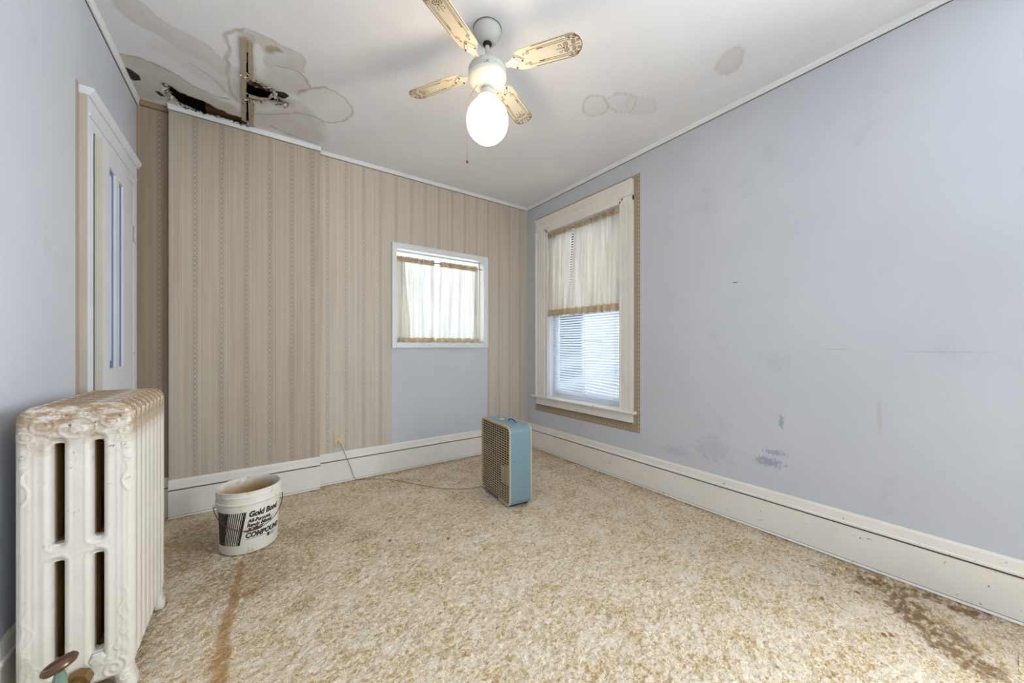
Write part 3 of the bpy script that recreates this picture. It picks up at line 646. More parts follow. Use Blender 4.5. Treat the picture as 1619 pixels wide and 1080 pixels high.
# ---- café curtains (generic): along axis a (0:x or 1:y), folds, gathers, header ruffle, hem
def curtain(name, label, par_loc, P, u0t, u1t, u0b, u1b, zt, zb, folds, amp, m, seed, group, side_curl=None):
    rs = random.Random(seed); root = thing(name, label, 'curtain', par_loc, 0, group)
    ph = [rs.uniform(0, 6.28) for _ in range(6)]
    nu, nz = 140, 44
    def surf(t, z, extra=0):
        s_ = (zt-z)/(zt-zb); s_ = max(-.1, min(1, s_))
        u0 = u0t+(u0b-u0t)*s_**1.2 if s_ > 0 else u0t; u1 = u1t+(u1b-u1t)*s_**1.2 if s_ > 0 else u1t
        tt = t+.012*math.sin(9*t+ph[0]+2*s_)
        f1 = math.sin(2*PI*folds*tt+ph[1]+.6*math.sin(3*s_+ph[2]))+.45*math.sin(2*PI*folds*1.73*tt+ph[3]+s_)+.2*math.sin(2*PI*folds*3.1*tt+ph[4])
        d = amp*(.35+.65*min(1, max(0, s_)*3))*f1
        g = .0028*math.sin(2*PI*folds*4.3*tt+ph[5])*math.exp(-max(0, s_)*9)
        return P(u0+(u1-u0)*t+.25*amp*math.cos(2*PI*folds*tt+ph[1]), z+.004*math.sin(2*PI*folds*tt+ph[2])*s_, d+g+extra)
    def sheet(z0, z1, n_, extra, mm, ruffle=0):
        mb = MB(); vs = []
        for j in range(n_+1):
            z = z0+(z1-z0)*j/n_
            for i in range(nu+1):
                t = i/nu; e = extra
                if ruffle: e += ruffle*math.sin(2*PI*folds*5.5*t+ph[0]+1.2*math.sin(j*1.0+ph[2]))+ruffle*.5*math.sin(2*PI*folds*9*t+j*.7)
                p = surf(t, z, e)
                if ruffle and j == n_: p = (p[0], p[1], p[2]+.004*math.sin(2*PI*folds*4*t+ph[3])+rs.uniform(-.002, .002))
                vs.append(p)
        fs = [(j*(nu+1)+i, j*(nu+1)+i+1, (j+1)*(nu+1)+i+1, (j+1)*(nu+1)+i) for j in range(n_) for i in range(nu)]
        mb.add(vs, fs, mm); return mb
    child(sheet(zb, zt-.035, nz, 0, m), 'drape', root, 80)
    if side_curl:     # selvedge folded back on itself: a second layer of cloth
        c0, c1 = side_curl; mbx = MB(); n_ = 24; m_ = 30; vs = []
        for j in range(n_+1):
            z = zb+(zt-.035-zb)*j/n_; sh = (1-j/n_)
            for i in range(m_+1):
                t = c0+(c1-c0)*(i/m_)*(.62+.38*sh) if c0 < .5 else c1-(c1-c0)*(i/m_)*(.5+.5*sh)
                vs.append(surf(t, z, .005+.004*math.sin(i*.7+j*.1)))
        mbx.add(vs, [(j*(m_+1)+i, j*(m_+1)+i+1, (j+1)*(m_+1)+i+1, (j+1)*(m_+1)+i) for j in range(n_) for i in range(m_)], m)
        child(mbx, 'folded_edge', root, 80)
    child(sheet(zb, zb+(.062 if zb > 1.3 else .042), 4, .0018, M['cloth_dbl']), 'hem', root, 80)
    mb = sheet(zt-.048, zt+.002, 10, .006, M['cloth_dbl'], .0035); b = sheet(zt-.048, zt+.002, 10, -.010, m, .0035); mb.add(b.v, b.f, m)
    child(mb, 'rod_pocket', root, 80)
    return root
def PR(u, z, d): return (XR-.012-d, u, z)
ZR = 2.262
curtain('cafe_curtain', 'cream café curtain nearer the camera on the tall window, with flat tan hem', (XR-.012, 2.12, ZR), PR, 1.93, 2.46, 1.93, 2.52, ZR, 1.405, 7, .016, M['curtain'], 3, 'short cream curtains on the tall window')
curtain('cafe_curtain', 'cream café curtain at the corner side of the tall window, left of the parting', (XR-.012, 2.68, ZR), PR, 2.475, 2.81, 2.53, 2.828, ZR, 1.408, 5, .015, M['curtain'], 8, 'short cream curtains on the tall window')
mb = MB(); mb.tube([(XR-.010, RY0-.002, ZR-.02), (XR-.010, RY1+.002, ZR-.02)], .0045, M['zinc'], 10); tag(mb.build('curtain_rod', None, 40), 'thin white curtain rod threaded through the short cream curtains of the tall window', 'curtain rod')

# ------------------------------------------------------------------ back window
w2 = bpy.data.objects.new('window_2', None); C.objects.link(w2); w2.location = (1.465, YB, 1.1); struct(w2)
mb = MB(); x0, x1, z0, z1 = .974, 1.958, 1.087, 2.018; F_ = .043
prf = lambda wd: [(0, 0), (.020, 0), (.020, wd*.2), (.014, wd*.3), (.014, wd*.75), (.010, wd*.85), (.010, wd), (0, wd)]
def mitre(mb, a, b, c, d, m):   # frame as 4 swept boards with mitred look
    mb.sweep(prf(F_), (a, YB, c), (a, YB, d), (1, 0, 0), (0, -1, 0), m); mb.sweep(prf(F_), (b, YB, c), (b, YB, d), (-1, 0, 0), (0, -1, 0), m)
    mb.sweep(prf(F_), (a+F_, YB, c), (b-F_, YB, c), (0, 0, 1), (0, -1, 0), m); mb.sweep(prf(F_), (a+F_, YB, d), (b-F_, YB, d), (0, 0, -1), (0, -1, 0), m)
mitre(mb, x0, x1, z0, z1, M['trim_white']); child(mb, 'casing', w2)
mb = MB()
mb.box((BX0-.02, YB-.002, BZ0-.02), (BX0, YB+TH, BZ1+.02), M['trim']); mb.box((BX1, YB-.002, BZ0-.02), (BX1+.02, YB+TH, BZ1+.02), M['trim']); mb.box((BX0, YB-.002, BZ0-.02), (BX1, YB+TH+.03, BZ0), M['trim']); mb.box((BX0, YB-.002, BZ1), (BX1, YB+TH, BZ1+.02), M['trim']); child(mb, 'jamb', w2)
mb = MB(); s_ = .010; y = YB+.085
mb.box((BX0, y, BZ0), (BX0+s_, y+.03, BZ1), M['trim_white']); mb.box((BX1-s_, y, BZ0), (BX1, y+.03, BZ1), M['trim_white']); mb.box((BX0+s_, y, BZ0), (BX1-s_, y+.03, BZ0+.028), M['trim_white']); mb.box((BX0+s_, y, BZ1-s_), (BX1-s_, y+.03, BZ1), M['trim_white'])
o = child(mb, 'sash', w2); g = MB(); g.box((BX0+s_, y+.013, BZ0+.028), (BX1-s_, y+.016, BZ1-s_), M['glass']); q = g.build('glass_pane'); q.parent = o
def PB(u, z, d): return (u, YB+.035-d, z)
ZT = 1.914
curtain('window_curtain', 'ivory lace curtain in the small square window, left panel with doubled edge fold', (1.23, YB+.035, ZT), PB, 1.018, 1.392, 1.018, 1.405, ZT, 1.138, 5, .012, M['curtain_b'], 12, 'ivory curtains in the small window', (0, .36))
curtain('window_curtain', 'ivory lace curtain in the small square window, right panel with mildew specks', (1.64, YB+.035, ZT), PB, 1.445, 1.865, 1.41, 1.885, ZT, 1.138, 5, .012, M['curtain_b'], 21, 'ivory curtains in the small window', (.84, 1.0))
mb = MB(); mb.tube([(BX0+.001, YB+.035, ZT-.02), (BX1-.001, YB+.035, ZT-.02)], .0045, M['zinc'], 10); tag(mb.build('curtain_rod', None, 40), 'thin curtain rod across the top of the small square window', 'curtain rod')

# ------------------------------------------------------------------ unseen window added behind the camera to let in more light
w3 = bpy.data.objects.new('added_window', None); C.objects.link(w3); w3.location = (XR, -.85, RZ0); struct(w3)
mb = MB()
for y in (-1.4, -.35): mb.box((XR-.001, y, RZ0), (XR+TH, y+.05, RZ1), M['trim'])
for z in (RZ0, 1.41, RZ1-.05): mb.box((XR+.06, -1.35, z), (XR+.10, -.35, z+.05), M['trim'])
child(mb, 'sash', w3)
mb = MB()
for y in (-1.52, -.30): mb.box((XR-.022, y, RZ0), (XR, y+.12, RZ1), M['trim'])
mb.box((XR-.022, -1.52, RZ1), (XR, -.18, 2.42), M['trim']); mb.box((XR-.05, -1.56, RZ0-.022), (XR+.06, -.14, RZ0), M['trim']); child(mb, 'casing', w3)

# ------------------------------------------------------------------ door
dr = bpy.data.objects.new('door_1', None); C.objects.link(dr); dr.location = (XL, 2.7, 0); struct(dr)
CX = XL+.027
mb = MB()
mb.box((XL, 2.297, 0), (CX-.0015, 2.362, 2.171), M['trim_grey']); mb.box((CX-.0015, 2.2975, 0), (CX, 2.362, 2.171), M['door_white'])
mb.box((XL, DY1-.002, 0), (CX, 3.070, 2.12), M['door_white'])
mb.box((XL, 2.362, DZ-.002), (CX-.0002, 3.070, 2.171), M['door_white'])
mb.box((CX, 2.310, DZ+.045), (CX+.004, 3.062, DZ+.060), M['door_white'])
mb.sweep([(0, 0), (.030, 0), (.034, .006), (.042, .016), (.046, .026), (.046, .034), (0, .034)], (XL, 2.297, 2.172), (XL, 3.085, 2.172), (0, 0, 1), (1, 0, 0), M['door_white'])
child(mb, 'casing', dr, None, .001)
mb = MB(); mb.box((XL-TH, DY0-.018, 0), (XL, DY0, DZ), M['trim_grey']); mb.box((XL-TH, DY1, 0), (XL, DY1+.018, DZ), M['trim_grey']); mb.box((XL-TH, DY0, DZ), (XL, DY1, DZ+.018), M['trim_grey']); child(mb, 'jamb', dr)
# leaf: local x = along the leaf from the far (hinge) edge towards the camera, local y = thickness into the room
leafM = Matrix.Translation((CX-.002, 3.000, 0)) @ Matrix.Rotation(math.radians(-90+2.6), 4, 'Z')
Wd = .628; th = .026
def LB(mb, u0, u1, z0, z1, d0, d1, m): mb.box((u0, d0, z0), (u1, d1, z1), m, leafM)
mb = MB(); ps = [(.118, .212), (.285, .40), (.285+.115+.0, .0)]
pan = [(.125, .218), (.278, .398), ]
uL = [0, .125, .218, .278, .398, Wd]
pan = [(.245, .335), (.405, .52)]
uL = [0, .245, .335, .405, .52, Wd-.0]
rows = [(.22, .82), (.995, 1.945)]
D1 = 0; D0 = -th      # room side at local y = 0..; body goes behind
side = 1
# stiles and rails
for a, b in ((0, .245), (.335, .405), (.52, Wd)): LB(mb, a, b, .012, 2.035, -th, 0, M['door_white'])
for a, b in ((.245, .335), (.405, .52)):
    for z0, z1 in ((.012, .22), (.82, .995), (1.945, 2.035)): LB(mb, a, b, z0, z1, -th, 0, M['door_white'])
leaf_body = mb
LB(mb, Wd, Wd+.0008, .012, 2.034, -th, -.0005, M['trim_grey'])
leaf = child(mb, 'door_leaf', dr)
mb = MB(); mo = MB()
for a, b in ((.245, .335), (.405, .52)):
    for z0, z1 in rows:
        LB(mb, a+.008, b-.008, z0+.01, z1-.01, -.020, -.012, M['door_white'])
        g = .013
        for (u0, u1, q0, q1) in ((a, a+g, z0, z1), (b-g, b, z0, z1), (a+g, b-g, z0, z0+.035), (a+g, b-g, z1-g, z1)): LB(mo, u0, u1, q0, q1, -.020, -.008, M['door_blue'])
o = mb.build('door_panel'); o.parent = leaf; o = mo.build('panel_moulding'); o.parent = leaf
mb = MB()
for zz in (1.755, .35):
    mb.tube([(CX+.004, 3.003, zz-.045), (CX+.004, 3.003, zz+.045)], .005, M['metal'], 8); mb.box((CX-.001, 2.965, zz-.045), (CX+.001+.0015, 3.003, zz+.045), M['metal']); mb.box((CX-.001, 3.004, zz-.045), (CX+.002, 3.03, zz+.045), M['metal'])
child(mb, 'hinge', dr)
mb = MB(); mb.tube([(CX, 2.95, 1.06), (CX+.012, 2.95, 1.055), (CX+.014, 2.95, 1.07)], .0015, M['zinc'], 6); child(mb, 'hook', dr)

# ------------------------------------------------------------------ radiator
RX, RY = -.437, 1.637         # centre of width, front plane
NS = 8; PIT = .0605; HW = .119; HT = .925
def rbox(X, Z, cx, cz, hx, hz, r):
    qx = np.abs(X-cx)-hx+r; qz = np.abs(Z-cz)-hz+r; return np.hypot(np.maximum(qx, 0), np.maximum(qz, 0))+np.minimum(np.maximum(qx, qz), 0)-r
def spir(cx, cz, r0, turns, hand, a0, n_=40):
    return [(cx+r0*(1-t*.88)*math.cos(a0+hand*t*turns*2*PI), cz+r0*(1-t*.88)*math.sin(a0+hand*t*turns*2*PI)) for t in [i/n_ for i in range(n_+1)]]
def radiator_section(kind):
    st = .0028; foot = kind == 'foot'
    zb = 0 if foot else .085
    X, Z = np.meshgrid(np.arange(-HW-.012, HW+.0121, st), np.arange(-.006, HT+.012, st), indexing='ij')
    def sdf(X, Z):
        d = rbox(X, Z, 0, (HT+.062)/2, HW, (HT-.062)/2, .038)
        if foot:
            for sg in (-1, 1):
                leg = rbox(X, Z, sg*(HW-.024+.004*np.sin(Z*60)), .055, .022+.006*np.clip((.04-Z)/.04, 0, 1), .055, .012); d = np.minimum(d, leg)
                d = np.minimum(d, np.hypot(X-sg*(HW-.045), Z-.10)-.03)
        sl = np.full(X.shape, 9.)
        for cx in (-.040, .040):
            sl = np.minimum(sl, rbox(X, Z, cx, .662, .0115, .150, .009)); sl = np.minimum(sl, rbox(X, Z, cx, .310, .0115, .152, .009))
        return d, sl
    d, sl = sdf(X, Z); tot = np.maximum(d, -sl)
    hT = PIT/2-.002
    # thickness: rounded outer edge, flutes near the outer edge, recess round slots
    e = np.clip(-d/.020, 0, 1); T = hT*(.30+.70*np.sqrt(1-(1-e)**2))
    sr = np.minimum(rbox(X, Z, -.040, .667, .0125, .160, .010), rbox(X, Z, .040, .667, .0125, .160, .010)); sr = np.minimum(sr, np.minimum(rbox(X, Z, -.040, .302, .0125, .170, .010), rbox(X, Z, .040, .302, .0125, .170, .010)))
    rc = np.clip(sr/.010, 0, 1); T = T*(.50+.50*np.sqrt(np.clip(1-(1-rc)**2, 0, 1)))
    rim = np.exp(-((sr-.012)/.0025)**2)*.0016; T = T+rim
    fl = (np.abs(X) > .070) & (Z > .12) & (Z < .80); T = T-np.where(fl, .0012*(.5-.5*np.cos((np.abs(X)-.070)/.0125*2*PI)), 0)
    # ornament
    orn = np.zeros(X.shape)
    def ribbon(p, w_=.0032, h=.0034):
        nonlocal orn; dd = dline(X, Z, p); orn = np.maximum(orn, h*np.exp(-(dd/w_)**2))
    ribbon([(.038*math.cos(a*PI/16), .855+.030*math.sin(a*PI/16)) for a in range(33)], .0022, .003); ribbon([(.014*math.cos(a*PI/8), .850+.012*math.sin(a*PI/8)) for a in range(17)], .003, .003)
    for s_ in (-1, 1):
        ribbon(spir(s_*.070, .868, .027, 1.8, s_, .5)); ribbon(spir(s_*.098, .838, .020, 1.6, -s_, 2.2)); ribbon(spir(s_*.104, .790, .013, 1.5, s_, .5)); ribbon(spir(s_*.106, .755, .010, 1.4, -s_, 1)); ribbon(spir(s_*.045, .895, .014, 1.3, -s_, 2))
        ribbon([(s_*(.100+.007*math.sin(k*.9)), .74-k*.012) for k in range(9)])
        ribbon([(s_*(.095+.010*math.sin(k*.8)), .34-k*.012) for k in range(20)], .003, .0018); ribbon([(s_*(.108+.006*math.sin(k*.8+2)), .33-k*.012) for k in range(18)], .003, .0018)
        ribbon(spir(s_*.075, .095, .03, 1.7, -s_, 1)); ribbon(spir(s_*.10, .055, .016, 1.5, s_, .5))
    ribbon([(-.06+.012*k, .475+.006*math.sin(k*1.3)) for k in range(11)], .003, .0012)
    for s_ in (-1, 1):
        for (a_, b_, r_, t_, h_, g_) in ((.022, .895, .012, 1.3, 1, 0), (.090, .893, .012, 1.3, -1, 1), (.052, .838, .010, 1.2, 1, 3), (.085, .815, .011, 1.3, 1, 4), (.110, .715, .009, 1.2, 1, 2), (.104, .685, .008, 1.2, -1, 4), (.060, .125, .012, 1.3, 1, 2), (.085, .16, .013, 1.4, -1, 0), (.10, .20, .012, 1.4, 1, 2), (.030, .085, .012, 1.3, 1, 1)):
            ribbon(spir(s_*a_, b_, r_, t_, s_*h_, g_, 26), .0024, .0028)
    orn = orn+.0022*np.clip((Z-.80)/.06, 0, 1)*np.maximum(0, smooth_noise(X, Z, 95, 12))+.0012*smooth_noise(X, Z, 60, 13)*np.clip((Z-.55)/.3, .2, 1)
    T = T+orn*np.clip(-d/.006, 0, 1)
    # snap boundary vertices onto the outline
    eps = 5e-4
    inside = tot < 0
    cell = (tot[:-1, :-1] < st*.2) & (tot[1:, :-1] < st*.2) & (tot[:-1, 1:] < st*.2) & (tot[1:, 1:] < st*.2)
    def f(a, b):
        q, w_ = sdf(a, b); return np.maximum(q, -w_)
    gx = (f(X+eps, Z)-f(X-eps, Z))/(2*eps); gz = (f(X, Z+eps)-f(X, Z-eps))/(2*eps)
    near = np.abs(tot) < st*.75
    Xs = np.where(near, X-tot*gx, X); Zs = np.where(near, Z-tot*gz, Z)
    nx, nz = X.shape; idx = np.arange(nx*nz).reshape(nx, nz)
    V = np.concatenate([np.stack([Xs, -T, Zs], -1).reshape(-1, 3), np.stack([Xs, T, Zs], -1).reshape(-1, 3)]); N = nx*nz
    ci, cj = np.nonzero(cell)
    a = idx[ci, cj]; b = idx[ci+1, cj]; c = idx[ci+1, cj+1]; e_ = idx[ci, cj+1]
    F = [np.stack([a, b, c, e_], -1), np.stack([a+N, e_+N, c+N, b+N], -1)]
    cp = np.pad(cell, 1)
    for (di, dj, p, q) in ((-1, 0, 3, 0), (1, 0, 1, 2), (0, -1, 0, 1), (0, 1, 2, 3)):
        mk = ~cp[ci+1+di, cj+1+dj]; cor = np.stack([a, b, c, e_], -1)[mk]
        F.append(np.stack([cor[:, q], cor[:, p], cor[:, p]+N, cor[:, q]+N], -1))
    F = np.concatenate(F); used = np.unique(F); rm_ = np.zeros(2*N, int); rm_[used] = np.arange(len(used))
    me = bpy.data.meshes.new('section'); me.from_pydata(V[used].tolist(), [], rm_[F].tolist()); me.polygons.foreach_set('use_smooth', [True]*len(me.polygons)); me.set_sharp_from_angle(angle=math.radians(60)); return me
rad = thing('cast_iron_radiator', 'tall ornate white cast iron radiator with chipped paint along the left wall', 'radiator', (RX, RY+NS*PIT/2, 0))
mA = radiator_section('foot'); mA.materials.append(M['rad_end']); mB = radiator_section('mid'); mB.materials.append(M['rad'])
mC = mA.copy(); mC.materials.clear(); mC.materials.append(M['rad'])
for k in range(NS):
    o = bpy.data.objects.new('section', mA if k == 0 else mC if k == NS-1 else mB); C.objects.link(o); o.parent = rad; o.location = (0, (k+.5-NS/2)*PIT, 0)
mb = MB()   # nipples joining the sections, top and bottom
for zz in (.86, .10):
    mb = MB(); mb.tube([(0, -NS*PIT/2+.02, zz), (0, NS*PIT/2-.02, zz)], .022, M['bronze'], 16); mb.build('nipple_tube', rad, 40)
mb = MB(); R0 = Matrix.Translation((.040, -NS*PIT/2+.010, .138)) @ Matrix.Rotation(PI/2, 4, 'X')
mb.lathe([(.020, -.01), (.020, .006), (.015, .008)], M['rad_end'], 6, (0, 0, 0), R0); mb.lathe([(.0, .0), (.018, .0), (.016, .012), (0, .013)], M['rad_end'], 6, (0, 0, 0), R0)
mb.build('bleed_plug', rad)
# valve in front of the lowest left corner
vx, vy = -.004, -NS*PIT/2-.105          # valve stands just in front of the end section
vv = MB(); vv.tube([(vx+.01, -NS*PIT/2+.004, .105), (vx, vy+.02, .105)], .017, M['brass'], 12); vv.lathe([(.014, -.07), (.022, -.06), (.027, -.03), (.025, 0), (.028, .012), (.020, .030), (.014, .036)], M['verdigris'], 10, (vx, vy, .105))
vv.tube([(vx, vy, .135), (vx, vy, .190), (vx, vy, .205)], [.016, .013, .009], M['verdigris'], 9); vv.tube([(vx, vy, .04), (vx, vy, 0)], .014, M['brass'], 12)
vv.tube([(vx+.012, -NS*PIT/2-.006, .105), (vx+.008, -NS*PIT/2-.034, .105)], [.030, .028], M['brass'], 8)
vo = vv.build('valve', rad, 30)
hM = Matrix.Translation((vx, vy, .222)) @ Matrix.Rotation(math.radians(-20), 4, 'Y') @ Matrix.Rotation(math.radians(-8), 4, 'X')
vh = MB(); vh.lathe([(0, .002), (.016, .003), (.020, .005), (.025, .010), (.031, .010), (.035, .004), (.0355, -.002), (.031, -.009), (.020, -.012), (0, -.013)], M['valve'], 36, (0, 0, 0), hM)
h_ = vh.build('valve_handle', vo, 35)

# ------------------------------------------------------------------ plastic bucket
BK = (-.030, 2.500); HB = .33
bk = thing('plastic_bucket', 'dirty white plastic bucket with black printing and rusty wire handle on the stained carpet', 'bucket', (BK[0], BK[1], 0))
rb, rt = .133, .146
mb = MB()
mb.lathe([(0, .006), (rb-.012, .006), (rb-.004, .001), (rb, .008), (rb+.0105, HB-.072), (rt+.001, HB-.070), (rt+.004, HB-.066), (rt+.004, HB-.060), (rt+.0005, HB-.057), (rt, HB-.032), (rt+.003, HB-.030), (rt+.003, HB-.024), (rt+.0005, HB-.022), (rt, HB-.006), (rt+.003, HB-.003), (rt+.002, HB), (rt-.002, HB)], M['bucket'], 96, cap=False)
mb.lathe([(rt-.002, HB), (rt-.004, HB-.01), (rb-.003, .012), (0, .010)], M['bucket_in'], 96, cap=False)
mb.build('shell', bk, 35)
def rad_at(z): return rb+(.0105)*(z-.008)/(HB-.08)
def onb(a, z, off=.0007):  r = rad_at(z)+off; return (r*math.cos(a), r*math.sin(a), z)
# print: slanted black block with white pinstripes, then the wording
mb = MB()
A0 = math.radians(-90)
def quad_patch(fa0, fa1, z0, z1, m, n_=6, nz=8):   # fa0,fa1: functions of z giving angle limits
    vs = []; 
    for j in range(nz+1):
        z = z0+(z1-z0)*j/nz
        for i in range(n_+1):
            a = fa0(z)+(fa1(z)-fa0(z))*i/n_; vs.append(onb(a, z))
    mb.add(vs, [(j*(n_+1)+i, j*(n_+1)+i+1, (j+1)*(n_+1)+i+1, (j+1)*(n_+1)+i) for j in range(nz) for i in range(n_)], m)
zt0, zb0 = .225, .052
sl = lambda base: (lambda z: A0+math.radians(base)-(zt0-z)*1.3)
sl2 = lambda base: (lambda z: A0+math.radians(base)-(zt0-z)*.25)
quad_patch(sl2(-68), sl(-37), zb0, zt0, M['ink'], 8, 10)
for k in range(7): quad_patch(sl(-37+k*4+1.2), sl(-37+k*4+3.3), zb0, zt0, M['ink'], 1, 8)
quad_patch(sl(-9.0), sl(-4), zb0, zt0, M['ink'], 2, 8)
mb.build('printed_block', bk, 60)
def text_on_bucket(txt, size, a_start, z, name, shear=.25, sx=1.0, slope=0.0):
    c = bpy.data.curves.new(name, 'FONT'); c.body = txt; c.size = size; c.shear = shear; c.offset = size*.055; c.resolution_u = 3
    o = bpy.data.objects.new(name, c); C.objects.link(o); bpy.context.view_layer.update()
    me = bpy.data.meshes.new_from_object(o.evaluated_get(bpy.context.evaluated_depsgraph_get())); bpy.data.objects.remove(o)
    bm = bmesh.new(); bm.from_mesh(me)
    for _ in range(4):
        lg = [e for e in bm.edges if e.calc_length() > .012]
        if not lg: break
        bmesh.ops.subdivide_edges(bm, edges=lg, cuts=1); bmesh.ops.triangulate(bm, faces=bm.faces)
    for v in bm.verts:
        zz = z+v.co.y+slope*v.co.x; a = a_start+v.co.x*sx/rad_at(zz); v.co = Vector(onb(a, zz, .0008))
    bm.to_mesh(me); bm.free(); me.materials.clear(); me.materials.append(M['ink']); q = bpy.data.objects.new(name, me); C.objects.link(q); q.parent = bk; return q
aS = A0+math.radians(-2)
text_on_bucket('Gold Bond', .040, aS+.02, .196, 'lettering', .25, .86)
text_on_bucket('All-Purpose', .025, aS+.0, .166, 'lettering', .25, .9)
text_on_bucket('Ready Mixed', .025, aS-.03, .143, 'lettering', .25, .9)
text_on_bucket('JOINT', .025, aS+.0, .121, 'lettering', .25, 1.0)
text_on_bucket('COMPOUND', .036, aS-.09, .086, 'lettering', .25, .87)
mb = MB(); quad_patch(lambda z: A0+.62, lambda z: A0+.74, .060, .078, M['ink'], 2, 2)
quad_patch(lambda z: A0-.13, lambda z: A0+.6, .0775, .0795, M['ink'], 12, 1)
for k in range(4): quad_patch(lambda z: A0+.77, lambda z: A0+1.02-.04*k, .073-.004*k, .0748-.004*k, M['ink'], 3, 1)
mb.build('printed_mark', bk)
# bail handle hanging at the front
mb = MB(); ex = rt+.010; zE = HB-.085
aE = math.radians(6)
pts = []
for k in range(41):
    t = PI*k/40; x = ex*math.cos(PI-t)*1.0; s_ = math.sin(t)
    y = -(rt+.012)*min(1, s_*1.02)**.9; z = zE-.115*s_**1.25
    rr = math.hypot(x, y); need = rad_at(z)+.006
    if rr < need and rr > 1e-6: x *= need/rr; y *= need/rr
    pts.append((x*math.cos(aE)-y*math.sin(aE), x*math.sin(aE)+y*math.cos(aE), z))
mb.tube(pts, .0019, M['rust'], 8); ho = mb.build('handle', bk, 60)
mb = MB(); mb.tube(pts[17:24], .0042, M['rust'], 8); mb.build('handle_grip', ho, 60)
for sgn in (0, 40):
    mb = MB(); p = Vector(pts[sgn]); q = Vector((0, 0, p.z)); d = (q-p).normalized(); mb.tube([p-d*.003, p+d*.012], .008, M['bucket'], 10); mb.build('ear', bk, 40)

# ------------------------------------------------------------------ box fan
FW, FD, FH, RC = .455, .175, .552, .045
bf = thing('box_fan', 'old blue metal box fan with cream grille standing upright on the carpet', 'box fan', (1.392, 1.985, 0), math.radians(-6))
# local: x = depth (0 front .. FD back), y = width (0..FW)
def rr_poly(y0, y1, z0, z1, r, n_=8):
    out = []
    for cy, cz, a0 in ((y1-r, z1-r, 0), (y0+r, z1-r, PI/2), (y0+r, z0+r, PI), (y1-r, z0+r, 1.5*PI)):
        for i in range(n_+1): a = a0+PI/2*i/n_; out.append((cy+r*math.cos(a), cz+r*math.sin(a)))
    return out
def ring(mb, outer, inner, xs_, m):   # tube wall between loops of equal count at depth positions
    k = len(outer)
    x0, x1 = xs_
    vs = [(x0, y, z) for y, z in outer]+[(x1, y, z) for y, z in outer]+[(x0, y, z) for y, z in inner]+[(x1, y, z) for y, z in inner]
    fs = []
    for i in range(k):
        j = (i+1) % k; fs += [(i, j, k+j, k+i), (2*k+j, 2*k+i, 3*k+i, 3*k+j), (j, i, 2*k+i, 2*k+j), (k+i, k+j, 3*k+j, 3*k+i)]
    mb.add(vs, fs, m)
b0 = .008
mb = MB(); ring(mb, rr_poly(0, FW, b0, FH, RC), rr_poly(.003, FW-.003, b0+.003, FH-.003, RC-.003), (.004, FD-.004), M['fan_blue'])
mb.build('housing', bf, 40)
for nm, xa, xb in (('front_frame', 0, .008), ('rear_frame', FD-.008, FD)):
    mb = MB(); ring(mb, rr_poly(-.001, FW+.001, b0-.001, FH+.001, RC+.001), rr_poly(.012, FW-.012, b0+.012, FH-.012, RC-.012), (xa, xb), M['grille']); mb.build(nm, bf, 40)
def grille(name, x, nrow=31):
    mb = MB(); ins = .012 
    for k in range(nrow):
        z = b0+.018+(FH-b0-.036)*k/(nrow-1); off = 0
        for c_z in (b0+RC, FH-RC):
            if (c_z < FH/2 and z < c_z) or (c_z > FH/2 and z > c_z): dd = abs(z-c_z); off = (RC-.012)-math.sqrt(max(0, (RC-.012)**2-dd**2)) if dd < RC-.012 else RC-.012
        y0, y1 = ins+off, FW-ins-off
        nseg = 34; vs = []
        for i in range(nseg+1):
            y = y0+(y1-y0)*i/nseg; w_ = .0016*math.sin(i*PI)  # straight louvre
            for (dx, dz) in ((-.0030, -.0020), (.0030, -.0002), (.0030, .0014), (-.0030, -.0004)): vs.append((x+dx, y, z+dz))
        fs = [(i*4+q, i*4+(q+1) % 4, (i+1)*4+(q+1) % 4, (i+1)*4+q) for i in range(nseg) for q in range(4)]
        mb.add(vs, fs, M['grille'])
    for i in range(12):
        y = ins+.012+(FW-2*ins-.024)*i/11; off = .012 if i in (0, 11) else 0
        mb.box((x+.001, y-.0014, b0+ins+off), (x+.003, y+.0014, FH-ins-off), M['grille'])
    return mb.build(name, bf)
grille('front_grille', .006); grille('rear_grille', FD-.006, 60)
mb = MB(); ring(mb, rr_poly(.0035, FW-.0035, b0+.0035, FH-.0035, RC-.003), rr_poly(.005, FW-.005, b0+.005, FH-.005, RC-.004), (.009, FD-.009), M['fan_dark']); mb.build('added_dark_lining', bf, 40)  # dark layer added over the blue steel so the inside looks shaded
circ = [(FW/2+.200*math.cos(PI/4+2*PI*(k-4)/36-PI/4+.0), FH/2+.200*math.sin(2*PI*(k-4)/36+.0)) for k in range(36)]
circ = [(FW/2+.200*math.cos(2*PI*(k-4+.5)/36+PI/4-.0), FH/2+.200*math.sin(2*PI*(k-4+.5)/36+PI/4)) for k in range(36)]
mb = MB(); ring(mb, rr_poly(.005, FW-.005, b0+.005, FH-.005, RC-.004), circ, (.045, .048), M['fan_dark']); mb.build('shroud', bf, 40)
for z_ in (1,):   # motor and blades inside
    mb = MB(); Mx = Matrix.Translation((FD/2, FW/2, FH/2)) @ Matrix.Rotation(PI/2, 4, 'Y')
    mb.lathe([(0, -.04), (.05, -.04), (.055, -.02), (.055, .03), (0, .035)], M['fan_dark'], 20, (0, 0, 0), Mx); mb.build('motor', bf, 40)
    mb = MB()
    for k in range(5):
        R1 = Mx @ Matrix.Rotation(2*PI*k/5, 4, 'Z') @ Matrix.Rotation(.5, 4, 'X'); mb.prism([(.04, -.03), (.13, -.075), (.19, -.05), (.20, .03), (.15, .07), (.05, .03)], -.001, .001, M['fan_dark'], R1)
    mb.build('fan_blade', bf)
mb = MB()
